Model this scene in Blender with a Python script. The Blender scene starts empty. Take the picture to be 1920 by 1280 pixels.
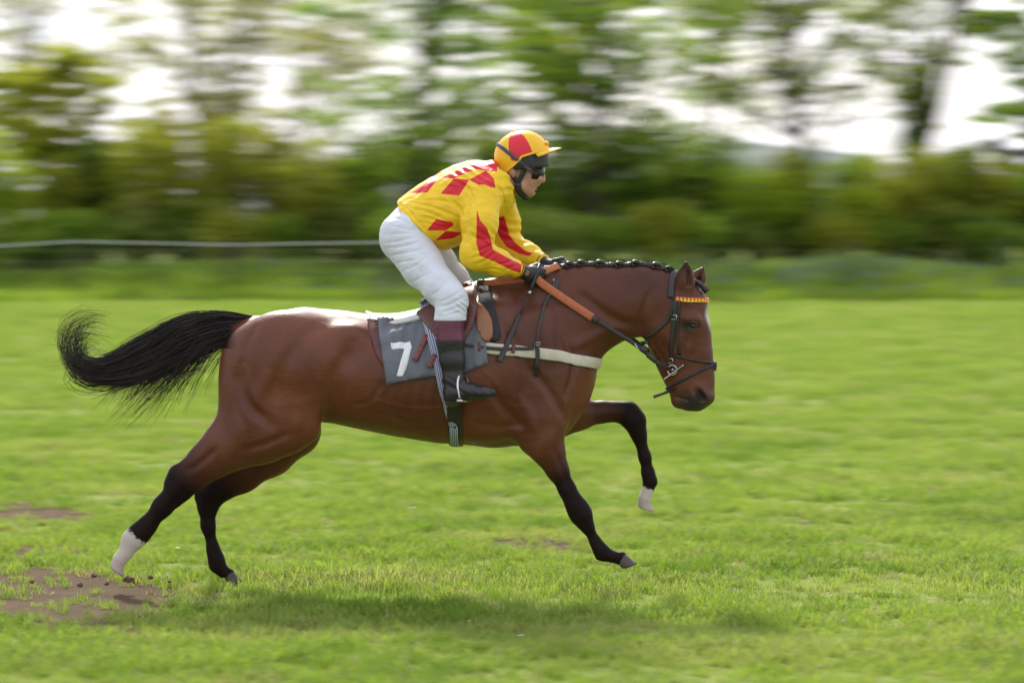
import bpy, math, random
import numpy as np
from mathutils import Vector, geometry

# ------------------------------------------------------------------ camera, sky, sun, exposure
scene = bpy.context.scene
COL = scene.collection
FPX, CAM_D, CAM_Z, HORIZON = 5740.0, 14.0, 1.65, 414.0     # focal length in photo pixels, metres to the horse, eye height

cam_data = bpy.data.cameras.new('camera')
cam = bpy.data.objects.new('camera', cam_data)
COL.objects.link(cam)
cam.location = (0, -CAM_D, CAM_Z)
cam.rotation_euler = (math.radians(90), 0, 0)
cam_data.sensor_width = 36.0
cam_data.lens = FPX / 1920 * 36.0
cam_data.shift_y = -(640 - HORIZON) / 1920
cam_data.clip_end = 6000
cam_data.dof.use_dof = True
cam_data.dof.focus_distance = CAM_D - 0.18
cam_data.dof.aperture_fstop = 3.6
cam_data.dof.aperture_ratio = 0.16
scene.camera = cam

SUN_EL, SUN_ROT = math.radians(38), math.radians(-8)        # hazy sun behind the trees
world = bpy.data.worlds.new('World')
scene.world = world
world.use_nodes = True
wn = world.node_tree.nodes; wl = world.node_tree.links
wn.clear()
w_out = wn.new('ShaderNodeOutputWorld')
w_bg = wn.new('ShaderNodeBackground')
w_sky = wn.new('ShaderNodeTexSky')
w_sky.sky_type = 'NISHITA'
w_sky.sun_disc = False
w_sky.sun_elevation = SUN_EL
w_sky.sun_rotation = SUN_ROT
w_sky.air_density = 1.0
w_sky.dust_density = 2.5
w_sky.ozone_density = 1.0
w_tc = wn.new('ShaderNodeTexCoord')
w_map = wn.new('ShaderNodeMapping'); w_map.inputs['Scale'].default_value = (1, 1, 3.0)
w_noise = wn.new('ShaderNodeTexNoise'); w_noise.inputs['Scale'].default_value = 4.0
w_noise.inputs['Detail'].default_value = 6; w_noise.inputs['Roughness'].default_value = 0.55
w_ramp = wn.new('ShaderNodeMapRange')
w_ramp.inputs['From Min'].default_value = 0.3; w_ramp.inputs['From Max'].default_value = 0.7
w_ramp.inputs['To Min'].default_value = 0.70; w_ramp.inputs['To Max'].default_value = 0.96
w_mix = wn.new('ShaderNodeMix'); w_mix.data_type = 'RGBA'
w_mix.inputs['B'].default_value = (8.2, 8.4, 9.3, 1)        # thin white cloud veil over the whole sky
wl.new(w_tc.outputs['Generated'], w_map.inputs['Vector'])
wl.new(w_map.outputs[0], w_noise.inputs['Vector'])
wl.new(w_noise.outputs['Fac'], w_ramp.inputs['Value'])
wl.new(w_ramp.outputs[0], w_mix.inputs['Factor'])
wl.new(w_sky.outputs[0], w_mix.inputs['A'])
wl.new(w_mix.outputs['Result'], w_bg.inputs['Color'])
w_bg.inputs['Strength'].default_value = 0.1
wl.new(w_bg.outputs[0], w_out.inputs['Surface'])

sun_data = bpy.data.lights.new('sun', 'SUN')
sun_data.energy = 3.9
sun_data.angle = math.radians(7)
sun_data.color = (1.0, 0.94, 0.84)
sun = bpy.data.objects.new('sun', sun_data)
COL.objects.link(sun)
sdir = Vector((math.sin(SUN_ROT) * math.cos(SUN_EL), math.cos(SUN_ROT) * math.cos(SUN_EL), math.sin(SUN_EL)))
sun.rotation_euler = sdir.to_track_quat('Z', 'Y').to_euler()
sun.location = sdir * 60

scene.view_settings.view_transform = 'Standard'
scene.view_settings.look = 'None'
scene.view_settings.gamma = 1.0
scene.view_settings.use_curve_mapping = False
scene.view_settings.exposure = 0.7
scene.render.engine = 'CYCLES'
scene.cycles.use_denoising = True
scene.cycles.max_bounces = 12
scene.cycles.diffuse_bounces = 8
scene.cycles.transparent_max_bounces = 8

rng = np.random.default_rng(7)
random.seed(7)

# ------------------------------------------------------------------ small helpers
def at(px, py, y=0.0):
    """the world point that stands y metres beyond the horse's line, read off the photograph"""
    k = (CAM_D + y) / FPX
    return np.array(((px - 960) * k, y, CAM_Z - (py - HORIZON) * k))

def link(o, parent=None):
    COL.objects.link(o)
    if parent is not None:
        o.parent = parent
    return o

def tag(o, label=None, cat=None, group=None, kind=None):
    if label: o['label'] = label
    if cat: o['category'] = cat
    if group: o['group'] = group
    if kind: o['kind'] = kind
    return o

def empty(name, loc=(0, 0, 0), parent=None):
    o = bpy.data.objects.new(name, None)
    o.location = loc
    o.empty_display_size = 0.1
    return link(o, parent)

def mesh_obj(name, verts, faces, mat, parent=None, smooth=True, attrs=None):
    me = bpy.data.meshes.new(name)
    v = np.asarray(verts, dtype=np.float32)
    q = parent
    while q is not None:                       # parts are modelled in world space, their things stand where they stand
        v = v - np.array(q.location, dtype=np.float32)
        q = q.parent
    if isinstance(faces, np.ndarray):
        n, c = faces.shape
        me.vertices.add(len(v)); me.vertices.foreach_set('co', v.ravel())
        me.loops.add(n * c); me.loops.foreach_set('vertex_index', faces.astype(np.int32).ravel())
        me.polygons.add(n); me.polygons.foreach_set('loop_start', np.arange(0, n * c, c, dtype=np.int32))
        me.update(calc_edges=True)
        me.validate()
    else:
        me.from_pydata([tuple(map(float, p)) for p in v], [], faces)
        me.update()
    if smooth:
        me.polygons.foreach_set('use_smooth', np.ones(len(me.polygons), dtype=bool))
    for k, a in (attrs or {}).items():
        at_ = me.attributes.new(k, 'FLOAT', 'POINT')
        at_.data.foreach_set('value', np.asarray(a, dtype=np.float32))
    me.materials.append(mat)
    o = bpy.data.objects.new(name, me)
    return link(o, parent)

class MB:
    """collects tubes, ribbons and boxes that make up one part"""
    def __init__(self): self.v = []; self.f = []; self.u = []
    def add(self, v, f, u=None):
        n = len(self.v)
        self.v += [tuple(map(float, p)) for p in v]
        self.f += [tuple(i + n for i in q) for q in f]
        self.u += list(u) if u is not None else [0.0] * len(v)
        return self
    def tube(self, pts, rad, sides=8, cap=True, flat=1.0):
        pts = [Vector(p) for p in pts]; n = len(pts)
        rad = [rad] * n if np.isscalar(rad) else list(rad)
        up = Vector((0, 0, 1)); vs = []; fs = []
        for i, p in enumerate(pts):
            t = (pts[min(i + 1, n - 1)] - pts[max(i - 1, 0)])
            t = t.normalized() if t.length > 1e-9 else Vector((1, 0, 0))
            a = t.cross(up)
            if a.length < 1e-3: a = t.cross(Vector((0, 1, 0)))
            a.normalize(); b = a.cross(t).normalized(); up = b
            for s in range(sides):
                an = 2 * math.pi * s / sides
                vs.append(p + (a * math.cos(an) * flat + b * math.sin(an)) * rad[i])
        for i in range(n - 1):
            for s in range(sides):
                s2 = (s + 1) % sides
                fs.append((i * sides + s, i * sides + s2, (i + 1) * sides + s2, (i + 1) * sides + s))
        if cap:
            fs.append(tuple(range(sides))[::-1]); fs.append(tuple((n - 1) * sides + s for s in range(sides)))
        return self.add(vs, fs)
    def ribbon(self, pts, nrm, width, thick, closed=False, lift=0.0):
        """flat strap with rounded edges along pts; nrm points away from what carries it"""
        P = [Vector(p) for p in pts]; N = [Vector(q).normalized() for q in nrm]; n = len(P)
        W = [width] * n if np.isscalar(width) else list(width)
        vs = []; fs = []; us = []
        prof = [(-.5, 0), (-.5, .55), (-.40, .95), (0, 1.08), (.40, .95), (.5, .55), (.5, 0)]
        m = len(prof)
        for i in range(n):
            a = P[(i + 1) % n] if closed or i < n - 1 else P[i]
            b = P[(i - 1) % n] if closed or i > 0 else P[i]
            t = (a - b).normalized()
            s = t.cross(N[i]).normalized(); nn = s.cross(t).normalized()
            for (q, h) in prof:
                vs.append(P[i] + s * (q * W[i]) + nn * (lift + h * thick)); us.append(q + .5)
        for i in range(n if closed else n - 1):
            j = (i + 1) % n
            for k in range(m):
                k2 = (k + 1) % m
                fs.append((i * m + k, j * m + k, j * m + k2, i * m + k2))
        if not closed:
            fs.append(tuple(range(m))); fs.append(tuple((n - 1) * m + k for k in range(m))[::-1])
        return self.add(vs, fs, us)
    def box(self, c, half, axes=None):
        c = Vector(c); ax = axes or (Vector((1, 0, 0)), Vector((0, 1, 0)), Vector((0, 0, 1)))
        vs = [c + ax[0] * (sx * half[0]) + ax[1] * (sy * half[1]) + ax[2] * (sz * half[2]) for sx in (-1, 1) for sy in (-1, 1) for sz in (-1, 1)]
        return self.add(vs, [(0, 1, 3, 2), (4, 6, 7, 5), (0, 4, 5, 1), (2, 3, 7, 6), (0, 2, 6, 4), (1, 5, 7, 3)])
    def build(self, name, mat, parent=None, smooth=True, bevel=0.0):
        o = mesh_obj(name, self.v, self.f, mat, parent, smooth, {'u': self.u})
        if bevel:
            b = o.modifiers.new('bevel', 'BEVEL'); b.width = bevel; b.segments = 2
        return o

def spline(ctrl, n):
    """Catmull-Rom through control points"""
    c = np.array(ctrl, dtype=float)
    c = np.vstack([2 * c[0] - c[1], c, 2 * c[-1] - c[-2]])
    out = []; m = len(c) - 3
    for t in np.linspace(0, m, n):
        i = min(int(t), m - 1); u = t - i
        p0, p1, p2, p3 = c[i:i + 4]
        out.append(.5 * ((2 * p1) + (p2 - p0) * u + (2 * p0 - 5 * p1 + 4 * p2 - p3) * u * u + (3 * p1 - p0 - 3 * p2 + p3) * u ** 3))
    return np.array(out)

# ------------------------------------------------------------------ materials
MATS = {}
def new_mat(name):
    m = bpy.data.materials.new(name); m.use_nodes = True
    MATS[name] = m
    nt = m.node_tree
    return m, nt.nodes, nt.links, nt.nodes['Principled BSDF']

def pbr(name, c1, c2=None, scale=20, rough=.5, rough2=None, bump=0.0, bscale=None, metal=0.0, sheen=0.0, coat=0.0, stretch=(1, 1, 1), spec=.5, sss=0.0):
    m, n, l, p = new_mat(name)
    c2 = c2 or c1
    tc = n.new('ShaderNodeTexCoord'); mp = n.new('ShaderNodeMapping'); mp.inputs['Scale'].default_value = stretch
    l.new(tc.outputs['Object'], mp.inputs['Vector'])
    no = n.new('ShaderNodeTexNoise'); no.inputs['Scale'].default_value = scale; no.inputs['Detail'].default_value = 6; no.inputs['Roughness'].default_value = .6
    l.new(mp.outputs[0], no.inputs['Vector'])
    mx = n.new('ShaderNodeMix'); mx.data_type = 'RGBA'
    mx.inputs['A'].default_value = (*c1, 1); mx.inputs['B'].default_value = (*c2, 1)
    mr = n.new('ShaderNodeMapRange'); mr.inputs['From Min'].default_value = .3; mr.inputs['From Max'].default_value = .7
    l.new(no.outputs['Fac'], mr.inputs['Value']); l.new(mr.outputs[0], mx.inputs['Factor'])
    l.new(mx.outputs['Result'], p.inputs['Base Color'])
    if rough2 is not None:
        rr = n.new('ShaderNodeMapRange'); rr.inputs['From Min'].default_value = .3; rr.inputs['From Max'].default_value = .7
        rr.inputs['To Min'].default_value = rough; rr.inputs['To Max'].default_value = rough2
        l.new(no.outputs['Fac'], rr.inputs['Value']); l.new(rr.outputs[0], p.inputs['Roughness'])
    else:
        p.inputs['Roughness'].default_value = rough
    p.inputs['Metallic'].default_value = metal
    p.inputs['Sheen Weight'].default_value = sheen
    p.inputs['Coat Weight'].default_value = coat
    p.inputs['Specular IOR Level'].default_value = spec
    if sss:
        p.inputs['Subsurface Weight'].default_value = sss
        p.inputs['Subsurface Radius'].default_value = (.01, .004, .002)
    if bump:
        bn = n.new('ShaderNodeTexNoise'); bn.inputs['Scale'].default_value = bscale or scale * 4; bn.inputs['Detail'].default_value = 5
        l.new(mp.outputs[0], bn.inputs['Vector'])
        b = n.new('ShaderNodeBump'); b.inputs['Strength'].default_value = bump; b.inputs['Distance'].default_value = .01
        l.new(bn.outputs['Fac'], b.inputs['Height']); l.new(b.outputs[0], p.inputs['Normal'])
    return m

def attr_mix(m, attr, colour, lo, hi):
    """blend the material's base colour to another one where a vertex attribute of the mesh says so"""
    n = m.node_tree.nodes; l = m.node_tree.links; p = n['Principled BSDF']
    src = p.inputs['Base Color'].links[0].from_socket
    a = n.new('ShaderNodeAttribute'); a.attribute_name = attr
    mr = n.new('ShaderNodeMapRange'); mr.inputs['From Min'].default_value = lo; mr.inputs['From Max'].default_value = hi
    l.new(a.outputs['Fac'], mr.inputs['Value'])
    mx = n.new('ShaderNodeMix'); mx.data_type = 'RGBA'
    l.new(mr.outputs[0], mx.inputs['Factor']); l.new(src, mx.inputs['A'])
    mx.inputs['B'].default_value = (*colour, 1)
    l.new(mx.outputs['Result'], p.inputs['Base Color'])
    return m

# ------------------------------------------------------------------ implicit surfaces (smooth unions meshed on a grid)
class Field:
    def __init__(self, lo, hi, h):
        self.lo = np.array(lo, dtype=np.float64); self.h = h
        self.n = np.ceil((np.array(hi) - self.lo) / h).astype(int) + 1
        self.a = np.full(self.n, .5, dtype=np.float32)
        self.ax = [(self.lo[i] + h * np.arange(self.n[i])).astype(np.float32) for i in range(3)]
    def box(self, lo, hi):
        i0 = np.clip(np.floor((np.array(lo) - self.lo) / self.h).astype(int), 0, self.n)
        i1 = np.clip(np.ceil((np.array(hi) - self.lo) / self.h).astype(int) + 1, 0, self.n)
        return i0, i1
    def sub(self, i0, i1):
        return self.ax[0][i0[0]:i1[0], None, None], self.ax[1][None, i0[1]:i1[1], None], self.ax[2][None, None, i0[2]:i1[2]]
    def cone(self, A, B, k=.03, lat=(0, 1, 0), cut=False):
        """tapered capsule from A to B; A, B = (x, y, z, r, w): r in the plane, w half width along lat"""
        A = np.array(A, dtype=np.float64); B = np.array(B, dtype=np.float64)
        R = max(A[3], A[4], B[3], B[4]) + k + 3 * self.h
        i0, i1 = self.box(np.minimum(A[:3], B[:3]) - R, np.maximum(A[:3], B[:3]) + R)
        if np.any(i1 <= i0): return
        X, Y, Z = self.sub(i0, i1)
        D = B[:3] - A[:3]; L2 = float(D @ D) + 1e-12
        t = ((X - A[0]) * D[0] + (Y - A[1]) * D[1] + (Z - A[2]) * D[2]) / L2
        t = np.clip(t, 0, 1).astype(np.float32)
        dx = X - (A[0] + D[0] * t); dy = Y - (A[1] + D[1] * t); dz = Z - (A[2] + D[2] * t)
        r = A[3] + (B[3] - A[3]) * t
        s = (A[4] + (B[4] - A[4]) * t) / r
        dl = dx * lat[0] + dy * lat[1] + dz * lat[2]
        q = dx * dx + dy * dy + dz * dz - dl * dl
        d = np.sqrt(np.maximum(q + (dl / s) ** 2, 0)) - r
        d = d * np.minimum(1, np.maximum(s, .35))
        self._put(i0, i1, d.astype(np.float32), k, cut)
    def _put(self, i0, i1, d, k, cut=False):
        sl = tuple(slice(a, b) for a, b in zip(i0, i1))
        o = self.a[sl]
        if cut:
            d = -d
            h = np.maximum(k - np.abs(o - d), 0) / k
            self.a[sl] = np.maximum(o, d) + h * h * k * .25
        else:
            h = np.maximum(k - np.abs(o - d), 0) / k
            self.a[sl] = np.minimum(o, d) - h * h * k * .25
    def chain(self, st, k=.03, lat=(0, 1, 0)):
        for a, b in zip(st[:-1], st[1:]): self.cone(a, b, k, lat)
    def blob(self, c, rx, ry, rz, k=.03, cut=False, rot=0.0):
        """ellipsoid, turned by rot in the xz plane"""
        R = max(rx, ry, rz) + k + 3 * self.h
        i0, i1 = self.box(np.array(c) - R, np.array(c) + R)
        if np.any(i1 <= i0): return
        X, Y, Z = self.sub(i0, i1)
        x = X - c[0]; y = Y - c[1]; z = Z - c[2]
        ca, sa = math.cos(rot), math.sin(rot)
        u = x * ca + z * sa; v = -x * sa + z * ca
        q = np.sqrt((u / rx) ** 2 + (y / ry) ** 2 + (v / rz) ** 2)
        d = (q - 1) * min(rx, ry, rz)
        self._put(i0, i1, d.astype(np.float32), k, cut)
    def value(self, p):
        p = np.atleast_2d(np.asarray(p, dtype=np.float64))
        g = (p - self.lo) / self.h
        i = np.clip(np.floor(g).astype(int), 0, self.n - 2); f = np.clip(g - i, 0, 1)
        out = np.zeros(len(p))
        for dx in (0, 1):
            for dy in (0, 1):
                for dz in (0, 1):
                    w = (f[:, 0] if dx else 1 - f[:, 0]) * (f[:, 1] if dy else 1 - f[:, 1]) * (f[:, 2] if dz else 1 - f[:, 2])
                    out += w * self.a[i[:, 0] + dx, i[:, 1] + dy, i[:, 2] + dz]
        return out
    def grad(self, p):
        p = np.atleast_2d(np.asarray(p, dtype=np.float64)); e = self.h * 1.5
        g = np.stack([self.value(p + e * d) - self.value(p - e * d) for d in np.eye(3)], 1)
        return g / (np.linalg.norm(g, axis=1, keepdims=True) + 1e-9)
    def hit(self, p, d, far=1.2, step=.003):
        """march from p along d until the surface"""
        p = np.asarray(p, float); d = np.asarray(d, float)
        t = np.arange(0, far, step)
        v = self.value(p[None] + t[:, None] * d[None])
        k = np.nonzero(v < 0)[0]
        if len(k) == 0: return None
        i = k[0]
        if i == 0: return p
        f = v[i - 1] / (v[i - 1] - v[i])
        return p + d * (t[i - 1] + f * step)
    def mesh(self, smooth=2):
        """surface nets"""
        a = self.a; h = self.h
        s = a < 0
        c = [s[i:s.shape[0] - 1 + i, j:s.shape[1] - 1 + j, k:s.shape[2] - 1 + k] for i in (0, 1) for j in (0, 1) for k in (0, 1)]
        anyc = c[0] | c[1] | c[2] | c[3] | c[4] | c[5] | c[6] | c[7]
        allc = c[0] & c[1] & c[2] & c[3] & c[4] & c[5] & c[6] & c[7]
        act = anyc & ~allc
        idx = np.argwhere(act)
        ids = np.full(act.shape, -1, dtype=np.int32); ids[act] = np.arange(len(idx))
        cor = np.array([(i, j, k) for i in (0, 1) for j in (0, 1) for k in (0, 1)])
        val = np.stack([a[idx[:, 0] + q[0], idx[:, 1] + q[1], idx[:, 2] + q[2]] for q in cor], 1)
        acc = np.zeros((len(idx), 3)); cnt = np.zeros(len(idx))
        for i in range(8):
            for j in range(i + 1, 8):
                if np.abs(cor[i] - cor[j]).sum() != 1: continue
                m = (val[:, i] < 0) != (val[:, j] < 0)
                t = val[:, i] / np.where(m, val[:, i] - val[:, j], 1)
                pos = cor[i] + (cor[j] - cor[i]) * t[:, None]
                acc[m] += pos[m]; cnt[m] += 1
        v = self.lo + (idx + acc / cnt[:, None]) * h
        quads = []
        for ax in range(3):
            b, d = (ax + 1) % 3, (ax + 2) % 3
            sa = np.swapaxes(s, 0, ax) if ax else s
            lo_s = [slice(None)] * 3; hi_s = [slice(None)] * 3
            lo_s[ax] = slice(0, -1); hi_s[ax] = slice(1, None)
            e = s[tuple(lo_s)] != s[tuple(hi_s)]
            p = np.argwhere(e)
            ok = (p[:, b] > 0) & (p[:, d] > 0) & (p[:, b] < s.shape[b] - 1) & (p[:, d] < s.shape[d] - 1)
            p = p[ok]
            ub = np.eye(3, dtype=int)[b]; ud = np.eye(3, dtype=int)[d]
            q = np.stack([ids[tuple((p - o).T)] for o in (ub * 0, ub, ub + ud, ud)], 1)
            inside = s[tuple(p.T)]
            q[~inside] = q[~inside][:, ::-1]
            quads.append(q)
        q = np.vstack(quads); q = q[(q >= 0).all(1)]
        if smooth:
            e = np.vstack([q[:, [0, 1]], q[:, [1, 2]], q[:, [2, 3]], q[:, [3, 0]]])
            e = np.vstack([e, e[:, ::-1]])
            deg = np.bincount(e[:, 0], minlength=len(v)).astype(float)[:, None]
            for it in range(smooth * 2):
                m = np.stack([np.bincount(e[:, 0], weights=v[e[:, 1], k], minlength=len(v)) for k in range(3)], 1) / np.maximum(deg, 1)
                v = v + (m - v) * (.5 if it % 2 == 0 else -.52)
        return v, q

def st(px, py, r, w, y=0.0):
    p = at(px, py, y)
    return (p[0], p[1], p[2], r / 410.0, w)

# ------------------------------------------------------------------ the place: field, bank, hill
def wave(x, y, seed, f):
    r_ = np.random.default_rng(seed); s_ = 0
    for i in range(8):
        a_ = r_.uniform(0, 6.3); fr = f * r_.uniform(.5, 2)
        s_ = s_ + np.sin(x * math.cos(a_) * fr + y * math.sin(a_) * fr + r_.uniform(0, 6.3))
    return s_ / 4
def bank_h(x, y):
    t = np.clip((y - 48.7 - 1.1 * wave(x, y * 0, 8, .6)) / 3.6, 0, 1); t = t * t * (3 - 2 * t)
    return t * (.62 + .10 * wave(x, y, 4, .8))
def ground_z(x, y):
    fade = np.clip((60 - np.abs(y)) / 20, 0, 1)
    return .018 * wave(x, y, 1, 1.6) * fade + .012 * wave(x, y, 2, 5) * np.clip((24 - y) / 8, 0, 1) - .022
def soil_amount(x, y):
    """trodden earth where the runners have passed: the churned strip behind the hind feet and scattered scrapes"""
    k = CAM_D + y; px = x * FPX / k + 960; py = HORIZON + CAM_Z * FPX / k
    a_ = 1.7 * np.exp(-((px - 40) / 270) ** 2 - ((py - 1106) / 44) ** 2) + .75 * np.exp(-((px - 60) / 160) ** 2 - ((py - 1020) / 22) ** 2) \
        + .55 * np.exp(-((px - 40) / 150) ** 2 - ((py - 955) / 20) ** 2) + .5 * np.exp(-((px - 160) / 200) ** 2 - ((py - 1160) / 30) ** 2)
    a_ = a_ + .9 * np.clip(wave(x * .6, y * 1.8, 31, 3.2) - .75, 0, 1) * np.clip((22 - y) / 10, 0, 1)
    return np.clip(a_ + .22 * wave(x, y, 32, 9) * (a_ > .15), 0, 1)
def axis(parts):
    out = []
    for a_, b_, s_ in parts: out += list(np.arange(a_, b_, s_))
    return np.array(out + [parts[-1][1]])
gx = axis([(-900, -60, 60), (-60, -12, 3), (-12, -5, .5), (-5, 5, .09), (5, 12, .5), (12, 60, 3), (60, 900, 60)])
gy = axis([(-60, -16, 4), (-16, -5.5, .5), (-5.5, 9, .09), (9, 30, .4), (30, 60, 1), (60, 120, 6), (120, 2400, 60)])
GX, GY = np.meshgrid(gx, gy); GZ = ground_z(GX, GY)
gv = np.stack([GX.ravel(), GY.ravel(), GZ.ravel()], 1); W = len(gx)
ii, jj = np.meshgrid(np.arange(len(gy) - 1), np.arange(W - 1), indexing='ij'); b0 = (ii * W + jj).ravel()
gq = np.stack([b0, b0 + 1, b0 + W + 1, b0 + W], 1)
m, n, l, p = new_mat('turf_ground')
tc = n.new('ShaderNodeTexCoord')
def nz(scale, detail=6, rough=.6):
    q = n.new('ShaderNodeTexNoise'); q.inputs['Scale'].default_value = scale; q.inputs['Detail'].default_value = detail; q.inputs['Roughness'].default_value = rough
    l.new(tc.outputs['Object'], q.inputs['Vector']); return q
na, nb2, nc = nz(.5), nz(6), nz(45, 4)
rp = n.new('ShaderNodeValToRGB'); rp.color_ramp.elements[0].position = .3; rp.color_ramp.elements[0].color = (.12, .185, .025, 1)
rp.color_ramp.elements[1].position = .7; rp.color_ramp.elements[1].color = (.24, .27, .075, 1)
l.new(nb2.outputs['Fac'], rp.inputs['Fac'])
at_ = n.new('ShaderNodeAttribute'); at_.attribute_name = 'soil'
add = n.new('ShaderNodeMath'); add.operation = 'MULTIPLY_ADD'; l.new(nc.outputs['Fac'], add.inputs[0]); add.inputs[1].default_value = .9; l.new(at_.outputs['Fac'], add.inputs[2])
mr = n.new('ShaderNodeMapRange'); mr.inputs['From Min'].default_value = .70; mr.inputs['From Max'].default_value = .92; l.new(add.outputs[0], mr.inputs['Value'])
so_ = n.new('ShaderNodeValToRGB'); so_.color_ramp.elements[0].color = (.06, .040, .024, 1); so_.color_ramp.elements[1].color = (.15, .105, .068, 1); l.new(nb2.outputs['Fac'], so_.inputs['Fac'])
mx = n.new('ShaderNodeMix'); mx.data_type = 'RGBA'; l.new(mr.outputs[0], mx.inputs['Factor']); l.new(rp.outputs[0], mx.inputs['A']); l.new(so_.outputs[0], mx.inputs['B'])
l.new(mx.outputs['Result'], p.inputs['Base Color']); p.inputs['Roughness'].default_value = .95; p.inputs['Specular IOR Level'].default_value = .05
bp = n.new('ShaderNodeBump'); bp.inputs['Strength'].default_value = .6; bp.inputs['Distance'].default_value = .03; l.new(nc.outputs['Fac'], bp.inputs['Height']); l.new(bp.outputs[0], p.inputs['Normal'])
fieldo = mesh_obj('field', gv, gq, m, attrs={'soil': soil_amount(gv[:, 0], gv[:, 1])}); tag(fieldo, kind='structure')

M_BANK = pbr('bank_earth', (.085, .14, .018), (.11, .13, .03), scale=3, rough=.95, bump=.5, spec=.1)
bx = np.arange(-44, 44.1, .5); by = np.arange(46.4, 72, .3); BX, BY = np.meshgrid(bx, by); BZ = ground_z(BX, BY) + bank_h(BX, BY) + np.where(bank_h(BX, BY) < .004, -.06, .006)
bvv = np.stack([BX.ravel(), BY.ravel(), BZ.ravel()], 1); W = len(bx)
ii, jj = np.meshgrid(np.arange(len(by) - 1), np.arange(W - 1), indexing='ij'); b0 = (ii * W + jj).ravel()
tag(mesh_obj('hedge_bank', bvv, np.stack([b0, b0 + 1, b0 + W + 1, b0 + W], 1), M_BANK), kind='structure')
hx = np.linspace(-420, 420, 90); hy = np.linspace(0, 1, 14); hvv = []
for t in hy:
    for x in hx:
        top = 9 + 15 * math.exp(-((x - 75) / 60) ** 2) + 1.5 * math.sin(x * .037) + .6 * math.sin(x * .21)
        hvv.append((x, 640 + 260 * t, -2 + (top + 2) * math.sin(t * math.pi * .5) ** 1.3))
W = 90; ii, jj = np.meshgrid(np.arange(13), np.arange(W - 1), indexing='ij'); b0 = (ii * W + jj).ravel()
tag(mesh_obj('hill', hvv, np.stack([b0, b0 + 1, b0 + W + 1, b0 + W], 1), pbr('hill_hazed', (.085, .115, .10), (.14, .165, .14), scale=.03, rough=.95, spec=.1)), kind='structure')  # bluish haze of the distance is put into the hill's colour

# ------------------------------------------------------------------ leaves
def leaf_mat(name, c1, c2, trans=.45, scale=1.2):
    m, n, l, p = new_mat(name)
    g = n.new('ShaderNodeNewGeometry'); no = n.new('ShaderNodeTexNoise'); no.inputs['Scale'].default_value = scale; no.inputs['Detail'].default_value = 4
    no2 = n.new('ShaderNodeTexNoise'); no2.inputs['Scale'].default_value = scale * 14; no2.inputs['Detail'].default_value = 2
    l.new(g.outputs['Position'], no.inputs['Vector']); l.new(g.outputs['Position'], no2.inputs['Vector'])
    av = n.new('ShaderNodeMath'); av.operation = 'MULTIPLY_ADD'; av.inputs[1].default_value = .5; l.new(no2.outputs['Fac'], av.inputs[0])
    hf_ = n.new('ShaderNodeMath'); hf_.operation = 'MULTIPLY'; hf_.inputs[1].default_value = .5; l.new(no.outputs['Fac'], hf_.inputs[0]); l.new(hf_.outputs[0], av.inputs[2])
    rp = n.new('ShaderNodeValToRGB'); rp.color_ramp.elements[0].position = .36; rp.color_ramp.elements[0].color = (*c1, 1); rp.color_ramp.elements[1].position = .64; rp.color_ramp.elements[1].color = (*c2, 1)
    l.new(av.outputs[0], rp.inputs['Fac']); l.new(rp.outputs[0], p.inputs['Base Color']); p.inputs['Roughness'].default_value = .6; p.inputs['Specular IOR Level'].default_value = .2
    tr = n.new('ShaderNodeBsdfTranslucent'); mt = n.new('ShaderNodeMixRGB'); mt.blend_type = 'MULTIPLY'; mt.inputs['Fac'].default_value = 1; mt.inputs['Color2'].default_value = (1.5, 1.5, .75, 1)
    l.new(rp.outputs[0], mt.inputs['Color1']); l.new(mt.outputs[0], tr.inputs['Color'])
    mx = n.new('ShaderNodeMixShader'); mx.inputs['Fac'].default_value = trans
    l.new(p.outputs[0], mx.inputs[1]); l.new(tr.outputs[0], mx.inputs[2]); l.new(mx.outputs[0], n['Material Output'].inputs['Surface'])
    return m
L_GREEN = leaf_mat('leaf_green', (.12, .215, .026), (.25, .34, .06), trans=.64)
L_DEEP = leaf_mat('leaf_deep_green', (.07, .135, .018), (.155, .23, .04), trans=.6)
L_YEL = leaf_mat('leaf_yellow_green', (.20, .24, .025), (.37, .38, .065), trans=.6)
L_LIME = leaf_mat('leaf_lime', (.21, .30, .02), (.37, .45, .05), trans=.6)
L_OLIVE = leaf_mat('leaf_olive', (.19, .185, .045), (.32, .30, .085), trans=.55)
L_PALE = leaf_mat('leaf_pale_buds', (.24, .25, .13), (.38, .38, .22), trans=.6)
L_FRESH = leaf_mat('leaf_fresh', (.13, .19, .035), (.27, .32, .09), trans=.6)
L_DARK = leaf_mat('leaf_holly', (.010, .024, .010), (.028, .050, .018), trans=.15)
M_BARK = pbr('bark', (.035, .028, .022), (.075, .062, .05), scale=9, rough=.95, bump=.8, bscale=22, stretch=(1, 1, .3))
M_BARKP = pbr('pale_bark', (.09, .085, .075), (.16, .15, .13), scale=9, rough=.95, bump=.8, bscale=22, stretch=(1, 1, .3))

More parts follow.
